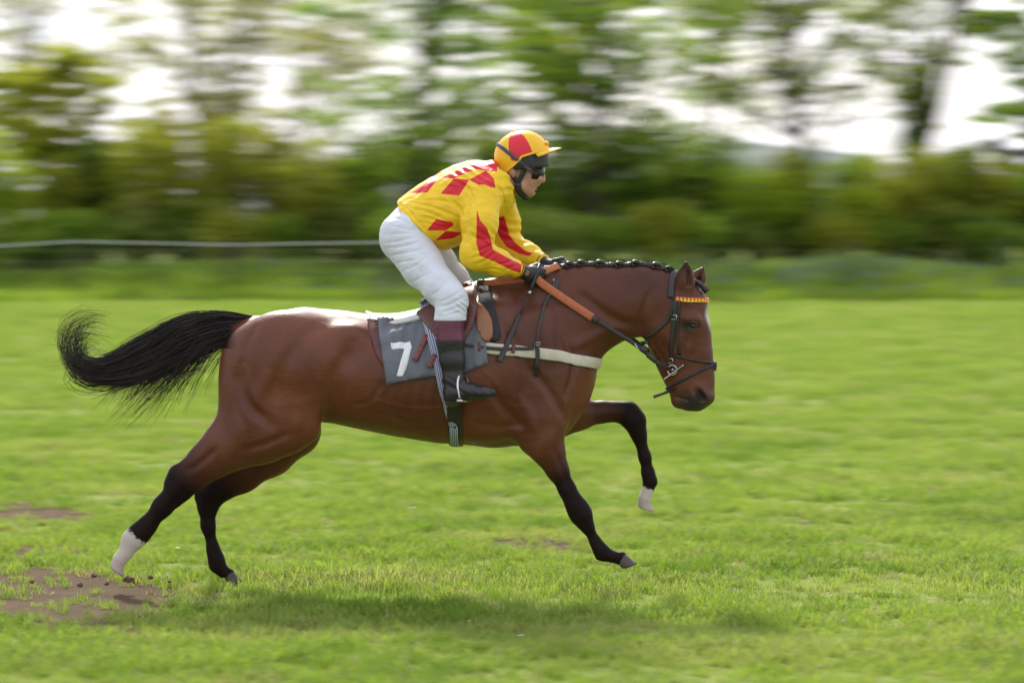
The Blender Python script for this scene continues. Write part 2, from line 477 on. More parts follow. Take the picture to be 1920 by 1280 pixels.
def leaves(centres, radii, count, size, flat=.5, seed=0):
    """many small folded leaf faces spread through a set of clumps"""
    r_ = np.random.default_rng(seed); C_ = np.array(centres); R_ = np.array(radii)
    w_ = R_ ** 2; pick = r_.choice(len(C_), count, p=w_ / w_.sum())
    d = r_.normal(size=(count, 3)); d /= np.linalg.norm(d, axis=1, keepdims=True); d *= r_.random((count, 1)) ** .45
    pos = C_[pick] + d * R_[pick][:, None] * np.array((1, 1, flat))
    nrm = r_.normal(size=(count, 3)) * np.array((1, 1, .6)) + np.array((0, 0, .9)); nrm /= np.linalg.norm(nrm, axis=1, keepdims=True)
    t = np.cross(nrm, r_.normal(size=(count, 3))); t /= np.linalg.norm(t, axis=1, keepdims=True); b = np.cross(nrm, t)
    s_ = size * r_.uniform(.6, 1.35, (count, 1))
    v = np.stack([pos - t * s_, pos + b * s_ * .5 - nrm * s_ * .12, pos + t * s_, pos - b * s_ * .5 - nrm * s_ * .12], 1).reshape(-1, 3)
    return v, np.arange(count * 4).reshape(-1, 4)

def gz(x, y): return float(ground_z(np.array(x), np.array(y)) + bank_h(np.array(x), np.array(y)))

def tree(label, px, Yd, top, crown, trunk_r, mat, n_leaf, size, bark, lean=0.0, limbs=9, bottom=430, hollow=0.0, seed=1, flat=.42, name='tree', bare=0.0, group='trees along the hedge bank'):
    """crown = (centre px, half width px, top py, bottom py); everything becomes metres at the depth Yd"""
    Yd = Yd + (4.2 if px > 1290 else 1.6); r_ = np.random.default_rng(seed); k = (CAM_D + Yd) / FPX
    x0 = (px - 960) * k; z0 = gz(x0, Yd); cx = (crown[0] - 960) * k; hw = crown[1] * k
    zt = CAM_Z - (crown[2] - HORIZON) * k; zb = CAM_Z - (crown[3] - HORIZON) * k
    root = empty(name, (x0, Yd, z0 - .05)); tag(root, label, 'tree', group)
    H_ = zt - z0
    base = np.array((x0, Yd, z0 - .05)); tip = np.array((cx + lean * k, Yd, z0 + H_ * .86))
    spt = spline([base, base * .7 + tip * .3 + np.array((r_.normal(0, .12), 0, 0)), base * .4 + tip * .6 + np.array((r_.normal(0, .18), r_.normal(0, .1), 0)), tip], 14)
    mb = MB().tube(spt, [trunk_r * (1.35 if i == 0 else 1) * (1 - .8 * i / 13) for i in range(14)], 10)
    tr = mb.build('trunk', bark, root)
    cc = []; rr = []; lb = MB()
    for i in range(limbs):
        t = r_.uniform(.25, .95) if limbs > 3 else .6
        st_ = np.array([np.interp(t * 13, np.arange(14), spt[:, q]) for q in range(3)])
        a_ = r_.uniform(0, 2 * math.pi); zf = r_.uniform(max(zb, st_[2]), zt) if zt > max(zb, st_[2]) else zt
        f = (zf - zb) / max(zt - zb, .1); wid = hw * math.sqrt(max(.12, 1 - (2 * f - .85) ** 2 / 1.45))
        en = np.array((cx + math.cos(a_) * wid * r_.uniform(.6, 1), Yd + math.sin(a_) * min(wid, 2.6) * r_.uniform(.5, 1), zf))
        mid_ = st_ * .5 + en * .5 + np.array((0, 0, r_.uniform(.05, .45)))
        ls = spline([st_, mid_, en], 9); lr = trunk_r * (.5 - .25 * t)
        lb.tube(ls, [lr * (1 - .88 * q / 8) for q in range(9)], 6)
        for q in range(2, 9):
            for s_ in range(3):
                o = ls[q] + r_.normal(size=3) * np.array((.32, .3, .14)) * wid * .42
                lb.tube([ls[q], ls[q] * .5 + o * .5 + np.array((0, 0, .05)), o], [lr * .28, lr * .18, .004], 4, cap=False)
                if r_.random() > bare: cc.append(o); rr.append(r_.uniform(.16, .34) * (hw / 2.2) ** .35)
    lo = lb.build('limbs', bark, root); lo['kind'] = 'stuff'
    # fill of the crown itself, with gaps
    n_f = int(46 * hw * max(zt - zb, 1) / 6 * (1 - hollow))
    for i in range(n_f):
        d = r_.normal(size=3); d /= np.linalg.norm(d); d *= r_.random() ** .38
        q = np.array((cx + d[0] * hw, Yd + d[1] * min(hw, 2.4), (zt + zb) / 2 + d[2] * (zt - zb) / 2))
        if wave(np.array(q[0]), np.array(q[2] * 1.8), seed + 70, 1.6) > .40 - hollow: continue
        cc.append(q); rr.append(r_.uniform(.16, .40) * (hw / 2.2) ** .35)
    v, f = leaves(cc, rr, n_leaf, size, flat, seed)
    keep = np.ones(len(f), bool); f2 = f[keep]
    mesh_obj('crown', v, f2, mat, root, smooth=False)['kind'] = 'stuff'
    return root

def shrub(label, px, Yd, hw, top, mat, n_leaf, size=.085, seed=1, bark=None, name='shrub'):
    Yd = Yd + (4.2 if px > 1290 else 1.6); r_ = np.random.default_rng(seed); k = (CAM_D + Yd) / FPX
    x0 = (px - 960) * k; z0 = gz(x0, Yd); w_ = hw * k; zt = CAM_Z - (top - HORIZON) * k; H_ = zt - z0
    root = empty(name, (x0, Yd, z0 - .04)); tag(root, label, 'shrub', 'shrubs of the hedge')
    sb_ = MB(); cc = []; rr = []
    for i in range(10):
        a_ = r_.uniform(0, 6.3); e = np.array((x0 + math.cos(a_) * w_ * r_.uniform(.2, .75), Yd + math.sin(a_) * .8 * r_.uniform(.2, .9), z0 + H_ * r_.uniform(.6, .97)))
        b = np.array((x0 + math.cos(a_) * .12, Yd + math.sin(a_) * .12, z0 - .05))
        ls = spline([b, b * .5 + e * .5 + np.array((r_.normal(0, .15), 0, .1)), e], 8); sb_.tube(ls, [.035 * (1 - .85 * q / 7) for q in range(8)], 6)
        for q in (4, 5, 6, 7): cc.append(ls[q]); rr.append(r_.uniform(.25, .45))
    for i in range(int(34 * w_ * H_ / 2.5) + 14):
        d = r_.normal(size=3); d /= np.linalg.norm(d); d *= r_.random() ** .35
        f = (d[2] + 1) / 2
        cc.append(np.array((x0 + d[0] * w_, Yd + d[1] * min(w_, 1.1), z0 + H_ * (.5 + d[2] * .5)))); rr.append(r_.uniform(.18, .42))
    sb_.build('stem', bark or M_BARK, root)['kind'] = 'stuff'
    v, f = leaves(cc, rr, n_leaf, size, .7, seed); mesh_obj('foliage', v, f, mat, root, smooth=False)['kind'] = 'stuff'
    return root

# trees, left to right
tree('dense yellow-green tree at the left edge of the hedge', 150, 55, 0, (130, 215, 95, 430), .13, L_YEL, 17000, .075, M_BARK, seed=11, limbs=12, hollow=.0)
tree('thin pale budding tree rising above the left hedge corner', 40, 60, 0, (60, 240, -160, 210), .11, L_PALE, 9500, .055, M_BARKP, seed=12, limbs=18, hollow=.4, bare=.2)
tree('tall slender budding tree with dark trunk left of the jockey', 385, 58, 0, (400, 210, -180, 260), .12, L_PALE, 11000, .055, M_BARK, seed=13, limbs=19, hollow=.4, bare=.2)
tree('pale half-bare tree between the slender tree and the big green tree', 560, 62, 0, (560, 190, -150, 230), .10, L_PALE, 10000, .055, M_BARKP, seed=14, limbs=18, hollow=.4, bare=.2)
tree('broad green tree with layered foliage behind the jockey back', 800, 54, 0, (815, 270, -170, 440), .15, L_GREEN, 16000, .070, M_BARK, seed=15, limbs=22, hollow=.16)
tree('broad green tree with layered foliage above the horse neck', 1120, 55, 0, (1125, 300, -190, 440), .15, L_GREEN, 15500, .070, M_BARK, seed=16, limbs=22, hollow=.20)
tree('yellow tinged tree top behind the jockey cap', 1010, 59, 0, (1060, 190, -200, 150), .12, L_YEL, 8000, .07, M_BARK, seed=17, limbs=10, hollow=.4)
tree('open tree with forked dark trunk right of the horse head', 1524, 55, 0, (1490, 290, -200, 190), .21, L_FRESH, 10500, .058, M_BARK, seed=18, limbs=18, hollow=.35, bare=.15)
tree('leaning ivy-clad tree right of the forked trunk', 1686, 55.5, 0, (1760, 260, -200, 160), .18, L_FRESH, 10500, .058, M_BARK, seed=19, limbs=18, hollow=.35, bare=.15, lean=60)
tree('small open tree behind the lime shrub beyond the horse ears', 1350, 58, 0, (1370, 190, -120, 250), .09, L_FRESH, 8000, .055, M_BARK, seed=22, limbs=16, hollow=.4, bare=.25)
tree('leafy tree reaching in at the right edge', 1930, 56, 0, (1930, 130, -60, 260), .12, L_GREEN, 9000, .07, M_BARK, seed=20, limbs=10, hollow=.25)
tree('low dark holly tree at the right end of the hedge', 1895, 53.5, 0, (1900, 95, 235, 490), .10, L_DARK, 12000, .065, M_BARK, seed=21, limbs=3, hollow=0)
# ivy on the leaning trunk
ivy = []; k = (CAM_D + 59.7) / FPX
for i in range(46):
    t = i / 45; px = 1686 + 60 * t ** 1.6 + random.gauss(0, 7); py = 460 - 360 * t
    ivy.append(np.array(((px - 960) * k, 59.5 + random.gauss(0, .1), CAM_Z - (py - HORIZON) * k)))
iv = empty('ivy', ivy[0]); tag(iv, 'dark ivy climbing the leaning trunk', 'ivy')
v, f = leaves(ivy, [.16 + .12 * (abs(i - 30) < 9) for i in range(46)], 3600, .06, .9, 5); mesh_obj('foliage', v, f, L_DEEP, iv, smooth=False)['kind'] = 'stuff'
ist = MB().tube(ivy[::5], .02, 6).build('stem', M_BARK, iv)
# hedge shrubs
SH = [(-20, 51.6, 90, 240, L_LIME, 'bright lime shrub at the left edge of the hedge'), (75, 52.4, 80, 400, L_LIME, 'low lime shrub under the dense yellow-green tree'),
      (185, 53.6, 75, 250, L_DEEP, 'dark shrub below the dense yellow-green tree'), (270, 52.2, 80, 225, L_YEL, 'yellow-green shrub right of the dense left tree'),
      (350, 53.8, 80, 205, L_OLIVE, 'olive shrub around the slender dark trunk'), (430, 52.3, 85, 215, L_YEL, 'yellow shrub right of the slender dark trunk'),
      (505, 53.6, 85, 225, L_OLIVE, 'olive brown shrub left of the jockey'), (585, 52.2, 80, 260, L_YEL, 'yellow-green shrub next to the olive brown one'),
      (655, 53.0, 80, 285, L_GREEN, 'green shrub touching the broad tree on its left'), (60, 51.2, 70, 430, L_GREEN, 'lowest green shrub beside the left fence post'),
      (1345, 53.2, 80, 255, L_GREEN, 'green shrub right of the broad tree above the horse poll'), (1420, 51.9, 75, 300, L_LIME, 'bright lime shrub beyond the horse ears'),
      (1480, 53.2, 75, 285, L_YEL, 'yellow-green shrub left of the forked trunk'), (1570, 52.0, 80, 285, L_LIME, 'lime shrub between the two dark trunks'),
      (1640, 53.3, 75, 290, L_YEL, 'yellow-green shrub left of the ivy trunk'), (1730, 52.1, 80, 270, L_YEL, 'yellow shrub right of the ivy trunk'),
      (1810, 53.2, 75, 262, L_GREEN, 'green shrub left of the dark holly'), (1862, 52.4, 75, 285, L_YEL, 'yellow-green shrub right in front of the holly'), (112, 53.2, 70, 300, L_YEL, 'yellow-green shrub under the left edge tree'), (1960, 52.6, 90, 300, L_GREEN, 'green shrub cut by the right edge of the view')]
for i, (px, Yd, hw, top, mt, lb_) in enumerate(SH): shrub(lb_, px, Yd, hw, top, mt, int(3300 * (430 - top + 130) / 300), .075, seed=40 + i)
MID = [(690, 56.5, 90, 250, L_FRESH, 'fresh green shrub behind the jockey back'), (790, 56.0, 90, 235, L_GREEN, 'green shrub filling the left side of the broad tree'), (890, 56.6, 90, 230, L_FRESH, 'fresh green shrub hidden behind the jockey shoulder'),
       (990, 56.0, 90, 235, L_GREEN, 'green shrub behind the jockey face'), (1090, 56.5, 95, 240, L_FRESH, 'fresh green shrub right of the jockey face'), (1190, 56.0, 90, 250, L_GREEN, 'green shrub above the end of the mane'), (1275, 56.5, 85, 265, L_FRESH, 'fresh green shrub above the horse ears')]
for i, (px, Yd, hw, top, mt, lb_) in enumerate(MID): shrub(lb_, px, Yd, hw, top, mt, 3600, .08, seed=140 + i)
LOW = [(150, 'bramble at the foot of the dense left tree'), (250, 'bramble behind the white tape near its left dip'), (345, 'bramble at the foot of the slender trunk'),
       (440, 'bramble below the yellow shrub'), (540, 'bramble below the olive brown shrub'), (640, 'bramble left of the jockey seat'), (735, 'bramble just behind the jockey seat'),
       (835, 'bramble under the jockey chest'), (930, 'bramble behind the gloved hands'), (1030, 'bramble behind the mane roots'), (1130, 'bramble above the middle of the mane'),
       (1230, 'bramble left of the horse ears'), (1320, 'bramble right of the horse ears'), (1400, 'bramble below the bright lime shrub beyond the ears'), (1490, 'bramble at the foot of the forked trunk'),
       (1580, 'bramble between the two dark trunks'), (1680, 'bramble at the foot of the ivy trunk'), (1770, 'bramble right of the ivy trunk'), (1850, 'bramble left of the holly foot')]
for i, (px, lb_) in enumerate(LOW):
    b = shrub(lb_, px, 51.2 + .5 * (i % 3), 72, 395 + 18 * math.sin(i * 2.1), (L_GREEN, L_FRESH, L_GREEN, L_YEL)[i % 4], 1900, .075, seed=80 + i, name='bramble')
    b['category'] = 'bramble'; b['group'] = 'brambles along the foot of the hedge'

# the hedge goes on beyond both ends of the view as one mass
cc = []; rr = []; r_ = np.random.default_rng(500)
for i in range(520):
    sx = -1 if i % 2 else 1; x = sx * r_.uniform(12.5, 40); y = r_.uniform(53, 58); hgt = 3.0 + 1.6 * math.sin(x * .7) + 1.2 * math.sin(x * 1.9)
    cc.append(np.array((x, y, .5 + max(.6, hgt) * r_.random()))); rr.append(r_.uniform(.4, .8))
v, f = leaves(cc, rr, 16000, .13, .7, 501); tag(mesh_obj('hedge_mass', v, f, L_GREEN, smooth=False), kind='stuff')
# ------------------------------------------------------------------ fence: posts, wires, white tape
M_POST = pbr('weathered_post', (.05, .045, .036), (.085, .075, .062), scale=12, rough=.9, bump=.5, stretch=(1, 1, .2))
M_WIRE = pbr('fence_wire', (.10, .10, .10), rough=.5, metal=.6)
M_TAPE = pbr('white_tape', (.78, .80, .86), rough=.5)
YF = 49.2; kf = (CAM_D + YF) / FPX
fence = empty('wire_fence', ((300 - 960) * kf, YF, 0)); tag(fence, 'post and wire fence running along the foot of the hedge bank', 'fence')
posts = [(-160, 470), (140, 448), (430, 452), (720, 450), (1010, 452), (1300, 452), (1590, 452), (1880, 452), (2100, 452)]
for px, py in posts:
    b = at(px, 0, YF); z = gz(b[0], YF); t = at(px, py, YF)
    MB().tube([(b[0], YF, z - .1), (b[0] + .01, YF, z + .4), (t[0], YF, t[2] + .02), (t[0], YF, t[2] + .03)], [.034, .032, .030, .015], 9).build('post', M_POST, fence)
for py in (468, 489, 506):
    pts = []
    for (a_, _), (b_, _) in zip(posts[:-1], posts[1:]):
        for f in np.linspace(0, 1, 7)[:-1]:
            q = at(a_ + (b_ - a_) * f, py + 2.5 * math.sin(math.pi * f), YF - .05); pts.append(q)
    MB().tube(pts, .0035, 5).build('wire', M_WIRE, fence)
tp = []
for f in np.linspace(0, 1, 60):
    px = -160 + 900 * f; py = np.interp(px, [-160, 0, 140, 430, 720], [466, 461, 452.5, 459, 454])
    tp.append(at(px, py, YF - .075))
tape = MB().ribbon(tp, [np.array((0, -1, 0))] * 60, .017, .002).build('fence_tape', M_TAPE)
tag(tape, 'thin white tape strung along the fence left of the jockey', 'tape')

# ------------------------------------------------------------------ grass, flowers, clods
def straw(m):
    """yellowed and lush patches that run through the turf"""
    n = m.node_tree.nodes; l = m.node_tree.links; p = n['Principled BSDF']; src = p.inputs['Base Color'].links[0].from_socket
    g = n.new('ShaderNodeNewGeometry'); mp = n.new('ShaderNodeMapping'); mp.inputs['Scale'].default_value = (.55, 1.5, 1); l.new(g.outputs['Position'], mp.inputs['Vector'])
    for seed, sc, lo, hi, col in ((3.1, 1.1, .53, .73, (.33, .35, .15)), (9.7, 1.6, .53, .66, (.085, .170, .016))):
        a = n.new('ShaderNodeTexNoise'); a.inputs['Scale'].default_value = sc; a.inputs['Detail'].default_value = 6; a.noise_dimensions = '4D'; a.inputs['W'].default_value = seed
        l.new(mp.outputs[0], a.inputs['Vector']); r = n.new('ShaderNodeMapRange'); r.inputs['From Min'].default_value = lo; r.inputs['From Max'].default_value = hi; r.inputs['To Max'].default_value = .75
        l.new(a.outputs['Fac'], r.inputs['Value']); x = n.new('ShaderNodeMix'); x.data_type = 'RGBA'; l.new(r.outputs[0], x.inputs['Factor']); l.new(src, x.inputs['A']); x.inputs['B'].default_value = (*col, 1); src = x.outputs['Result']
    l.new(src, p.inputs['Base Color'])
    for q in n:
        if q.type == 'MIX_RGB': l.new(src, q.inputs['Color1'])
    return m
G_MAT = straw(leaf_mat('grass_blade', (.135, .225, .030), (.262, .348, .078), trans=.45, scale=.9))
G_DRY = leaf_mat('grass_dry', (.30, .30, .12), (.40, .37, .19), trans=.3, scale=2)
def tuft(nb_, h0_, h1_, rad, width, seed, spread=.6):
    r_ = np.random.default_rng(seed); v = []; f = []
    for i in range(nb_):
        a_ = r_.uniform(0, 6.3); rr_ = rad * math.sqrt(r_.random()); b = np.array((math.cos(a_) * rr_, math.sin(a_) * rr_, -.005))
        L = r_.uniform(h0_, h1_); az = r_.uniform(0, 6.3); d = np.array((math.cos(az), math.sin(az), 0)); s_ = np.array((-d[1], d[0], 0)) * width * r_.uniform(.7, 1.3)
        bend = r_.uniform(.1, 1) * spread
        q = len(v)
        for t in (0, .5, .85):
            c = b + d * (bend * L * t * t) + np.array((0, 0, L * t * (1 - .25 * bend * t)))
            w_ = 1 - .45 * t; v += [c - s_ * w_, c + s_ * w_]
        v.append(b + d * bend * L + np.array((0, 0, L * (1 - .25 * bend))))
        f += [(q, q + 1, q + 3, q + 2), (q + 2, q + 3, q + 5, q + 4), (q + 4, q + 5, q + 6)]
    return v, f
def proto(name, v, f, mat):
    me = bpy.data.meshes.new(name); me.from_pydata([tuple(map(float, q)) for q in v], [], f); me.update(); me.materials.append(mat)
    return bpy.data.objects.new(name, me)               # not linked: only a source for the scatter
def scatter(name, pts, scl, protos, kindname):
    """one object of kind stuff: points with a random turn, size and blade kind"""
    me = bpy.data.meshes.new(name); me.vertices.add(len(pts)); me.vertices.foreach_set('co', np.asarray(pts, dtype=np.float32).ravel())
    a_ = me.attributes.new('size', 'FLOAT', 'POINT'); a_.data.foreach_set('value', np.asarray(scl, dtype=np.float32))
    r_ = np.random.default_rng(len(pts)); a_ = me.attributes.new('sort', 'FLOAT', 'POINT'); a_.data.foreach_set('value', r_.integers(0, len(protos), len(pts)).astype(np.float32))
    a_ = me.attributes.new('turn', 'FLOAT_VECTOR', 'POINT'); tv_ = np.stack([r_.normal(0, .12, len(pts)), r_.normal(0, .12, len(pts)), r_.uniform(0, 6.3, len(pts))], 1); a_.data.foreach_set('vector', tv_.astype(np.float32).ravel())
    me.update(); o = bpy.data.objects.new(name, me); link(o); tag(o, kind='stuff')
    ng = bpy.data.node_groups.new(name + '_scatter', 'GeometryNodeTree')
    ng.interface.new_socket('Geometry', in_out='INPUT', socket_type='NodeSocketGeometry'); ng.interface.new_socket('Geometry', in_out='OUTPUT', socket_type='NodeSocketGeometry')
    N_ = ng.nodes; L_ = ng.links; gi = N_.new('NodeGroupInput'); go = N_.new('NodeGroupOutput'); jn = N_.new('GeometryNodeJoinGeometry')
    def named(nm, dt):
        q = N_.new('GeometryNodeInputNamedAttribute'); q.data_type = dt; q.inputs['Name'].default_value = nm; return q.outputs['Attribute']
    sz, so2, tu = named('size', 'FLOAT'), named('sort', 'FLOAT'), named('turn', 'FLOAT_VECTOR')
    for i, pr in enumerate(protos):
        oi = N_.new('GeometryNodeObjectInfo'); oi.inputs['Object'].default_value = pr; oi.inputs['As Instance'].default_value = True
        cm = N_.new('FunctionNodeCompare'); cm.data_type = 'FLOAT'; cm.operation = 'EQUAL'; cm.inputs['B'].default_value = i; cm.inputs['Epsilon'].default_value = .1
        L_.new(so2, cm.inputs['A'])
        ip = N_.new('GeometryNodeInstanceOnPoints'); L_.new(gi.outputs[0], ip.inputs['Points']); L_.new(cm.outputs['Result'], ip.inputs['Selection'])
        L_.new(oi.outputs['Geometry'], ip.inputs['Instance']); L_.new(tu, ip.inputs['Rotation']); L_.new(sz, ip.inputs['Scale']); L_.new(ip.outputs[0], jn.inputs[0])
    L_.new(jn.outputs[0], go.inputs[0])
    md = o.modifiers.new('scatter', 'NODES'); md.node_group = ng
    return o
pts = []; scl = []
for (d0, d1, dens, sc) in ((9.2, 13, 420, 1.0), (13, 18, 330, 1.0), (18, 26, 130, 1.25), (26, 40, 48, 1.7), (40, 68.5, 22, 2.3)):
    wmax = .175 * d1 + 2.6; cnt = int(dens * (d1 - d0) * 2 * wmax)
    d = np.sqrt(rng.uniform(d0 ** 2, d1 ** 2, cnt)); x = rng.uniform(-1, 1, cnt) * (.175 * d + 2.6); y = d - CAM_D
    soil = soil_amount(x, y); keep = rng.random(cnt) > np.clip(soil * 1.15 - .2, 0, .88)
    lush = wave(x, y * 1.5, 51, 2.2) * .5 + wave(x, y, 52, 7) * .35
    keep &= rng.random(cnt) < np.clip(.75 + .35 * lush, .3, 1)
    x, y, lush = x[keep], y[keep], lush[keep]
    z = ground_z(x, y) + np.where(y > 46.4, bank_h(x, y), 0)
    pts.append(np.stack([x, y, z], 1)); scl.append(sc * rng.uniform(.6, 1.2, len(x)) * (1 + .45 * np.clip(lush, -.8, 1.2)))
pts = np.vstack(pts); scl = np.concatenate(scl)
pr = [proto('grass_source', *tuft(34, .025, .065, .055, .0021, 200 + i, .9), G_MAT) for i in range(4)] + [proto('grass_source', *tuft(26, .02, .05, .06, .0020, 210, 1.1), G_DRY)]
scatter('grass', pts, scl, pr, 'grass')
# rank grass and bluebells on the bank
cnt = 6500; x = rng.uniform(-17, 17, cnt); y = 48.3 + 3.7 * rng.random(cnt) - 2.4 * np.clip(wave(x, x * 0, 9, 1.1), 0, 1) * rng.random(cnt); z = ground_z(x, y) + bank_h(x, y)
pr2 = [proto('grass_source', *tuft(20, .12, .32, .10, .006, 230 + i, .7), L_GREEN) for i in range(2)] + [proto('grass_source', *tuft(20, .10, .26, .12, .006, 233 + i, .9), G_MAT) for i in range(3)]
scatter('bank_grass', np.stack([x, y, z], 1), rng.uniform(.7, 1.3, cnt), pr2, 'grass')
M_BLUE = pbr('bluebell', (.10, .09, .42), (.16, .13, .50), scale=3, rough=.6)
bvs = []; bfs = []
r_ = np.random.default_rng(3); q_ = leaves([(0, 0, .2)], [.10], 14, .022, 1.2, 4)
cnt = 150; x = np.concatenate([rng.normal(6.6, 2.6, cnt), rng.normal(-2.6, 1.6, 60)]); y = rng.uniform(48.6, 51.5, len(x)); z = ground_z(x, y) + bank_h(x, y)
scatter('bluebells', np.stack([x, y, z], 1), rng.uniform(.8, 1.4, len(x)), [proto('bluebell_source', q_[0], [tuple(map(int, f)) for f in q_[1]], M_BLUE)], 'flowers')
# daisies
M_DAISY = pbr('daisy_petal', (.8, .8, .78), rough=.6); N_ = 10
dv = [(0, 0, .05)] + [(math.cos(2 * math.pi * i / N_) * .010, math.sin(2 * math.pi * i / N_) * .010, .052) for i in range(N_)]
df = [(0, 1 + i, 1 + (i + 1) % N_) for i in range(N_)]
cnt = 170; d = np.sqrt(rng.uniform(10.5 ** 2, 30 ** 2, cnt)); x = rng.uniform(-1, 1, cnt) * .19 * d; y = d - CAM_D; kp = (soil_amount(x, y) < .2) & (rng.random(cnt) < np.clip(.45 + .5 * wave(x, y, 60, .7), 0, 1))
x, y = x[kp], y[kp]; scatter('daisies', np.stack([x, y, ground_z(x, y)], 1), rng.uniform(.5, .8, len(x)), [proto('daisy_source', dv, df, M_DAISY)], 'flowers')
# clods thrown up by the hind hoof
M_SOIL = pbr('loose_soil', (.085, .048, .032), (.17, .10, .07), scale=30, rough=.95, bump=.6)
cl_lab = ['largest clod of earth just under the pale hind hoof', 'clod of earth flying behind the pale hind hoof', 'clod of earth above the churned strip near the hind hoof', 'low clod of earth right of the pale hind hoof',
          'small clod of earth at the far left of the churned strip', 'small clod of earth left of the pale hind hoof', 'small clod between the two hind hooves']
for i, (px, py, r_px, yy) in enumerate(((240, 1086, 8, -.2), (176, 1078, 5, -.16), (150, 1096, 4.5, -.25), (282, 1082, 4.5, -.14), (60, 1090, 4, -.2), (200, 1094, 3.5, -.22), (318, 1090, 3, -.1))):
    c = at(px, py, yy); c[2] = max(c[2], .012); r_ = np.random.default_rng(300 + i); v = []; f = []
    for a_ in range(7):
        for b_ in range(10):
            th = math.pi * a_ / 6; ph = 2 * math.pi * b_ / 10; rad = r_px / 410 * r_.uniform(.65, 1.25)
            v.append(c + np.array((math.sin(th) * math.cos(ph) * 1.4, math.sin(th) * math.sin(ph), math.cos(th) * .8)) * rad)
    for a_ in range(6):
        for b_ in range(10): f.append((a_ * 10 + b_, (a_ + 1) * 10 + b_, (a_ + 1) * 10 + (b_ + 1) % 10, a_ * 10 + (b_ + 1) % 10))
    tag(mesh_obj('earth_clod', v, f, M_SOIL, smooth=False), cl_lab[i], 'clod', 'clods kicked up by the hoof')

# ------------------------------------------------------------------ the horse
H_LAT = (0, 1, 0)
F = Field((-1.95, -.48, .0), (1.0, .48, 1.62), .0075)
# trunk
F.chain([st(510, 688, 98, .255), st(572, 682, 101, .265), st(638, 688, 101, .25), st(700, 699, 103, .25), st(760, 708, 106, .275),
         st(820, 708, 116, .29), st(880, 694, 135, .285), st(940, 690, 142, .25), st(990, 692, 128, .215), st(1020, 700, 80, .17)], k=.05)
F.chain([st(800, 654, 50, .12), st(850, 630, 54, .10), st(897, 600, 57, .085), st(940, 594, 58, .08), st(1000, 610, 80, .10)], k=.06)      # withers
F.chain([st(1012, 700, 82, .17), st(1018, 738, 70, .17), st(1010, 775, 58, .16)], k=.06)                             # breast
# neck
F.chain([st(968, 655, 110, .16), st(1035, 610, 87, .112), st(1095, 586, 69, .092), st(1152, 571, 55, .080), st(1208, 566, 50, .073), st(1258, 564, 44, .07)], k=.06)
F.chain([st(1010, 545, 20, .03), st(1100, 533, 17, .026), st(1200, 531, 16, .026), st(1262, 536, 18, .03)], k=.05)   # crest
# croup, hips and quarters
for sd in (-1, 1):
    F.blob(at(655, 630, sd * .19), .05, .035, .04, k=.07)                          # point of hip
    F.blob(at(535, 668, sd * .15), .20, .135, .20, k=.06)                          # gluteal mass
    F.blob(at(450, 720, sd * .13), .085, .10, .20, k=.05, rot=.05)                 # hamstrings
    F.blob(at(905, 690, sd * .17), .14, .10, .26, k=.08, rot=-.15)                 # ribs behind the shoulder
    F.blob(at(985, 690, sd * .155), .095, .075, .27, k=.04, rot=-.35)              # shoulder blade
    F.blob(at(1040, 705, sd * .12), .085, .07, .10, k=.04)                         # point of the shoulder
    F.blob(at(1010, 775, sd * .15), .12, .075, .085, k=.04, rot=.5)                # triceps
F.chain([st(470, 622, 26, .06), st(440, 628, 20, .035), st(395, 622, 14, .02)], k=.04)      # dock
# near hind leg, stretched out behind
yh = -.145
F.chain([st(520, 690, 92, .12, yh), st(502, 762, 88, .115, yh), st(478, 802, 64, .10, yh), st(424, 838, 43, .075, yh), st(384, 868, 31, .052, yh),
         st(352, 897, 24, .04, yh), st(341, 910, 21, .036, yh)], k=.04)
F.chain([st(346, 902, 20, .034, yh), st(330, 921, 17.5, .031, yh), st(306, 948, 16.5, .028, yh), st(274, 987, 15, .026, yh), st(258, 1003, 17, .029, yh), st(248, 1013, 18.5, .031, yh)], k=.03)
F.chain([st(248, 1013, 17, .030, yh), st(239, 1030, 12.5, .025, yh), st(232, 1040, 12, .025, yh), st(225, 1048, 14, .029, yh)], k=.015)
F.cone(st(238, 1010, 8, .014, yh), st(232, 1019, 6, .010, yh), k=.015)                               # ergot
F.chain([st(350, 872, 7, .014, yh), st(331, 886, 11, .022, yh), st(319, 903, 9, .018, yh)], k=.025)   # point of the hock
F.chain([st(345, 925, 9, .018, yh), st(330, 940, 8, .016, yh)], k=.02)
F.chain([st(548, 755, 62, .10, yh), st(555, 793, 40, .08, yh), st(540, 814, 30, .07, yh)], k=.05)     # stifle
F.blob(at(455, 795, yh - .085), .030, .022, .12, k=.03, rot=-.35)
F.blob(at(505, 790, yh - .075), .06, .03, .10, k=.035, rot=-.2)
# far hind leg
yh = .145
F.chain([st(530, 700, 90, .12, yh), st(547, 784, 59, .105, yh), st(555, 812, 39, .09, yh), st(507, 847, 42, .08, yh), st(450, 886, 35, .062, yh), st(406, 915, 25, .042, yh), st(392, 932, 20, .036, yh)], k=.04)
F.chain([st(393, 928, 19, .034, yh), st(389, 952, 15, .028, yh), st(390, 985, 11.5, .024, yh), st(400, 1030, 10.5, .023, yh), st(406, 1050, 13, .027, yh), st(408, 1060, 14, .028, yh)], k=.03)
F.chain([st(408, 1060, 13, .027, yh), st(417, 1070, 10.5, .024, yh), st(428, 1077, 13, .028, yh)], k=.015)
F.chain([st(388, 902, 8, .016, yh), st(377, 916, 9, .019, yh), st(374, 932, 7, .015, yh)], k=.025)
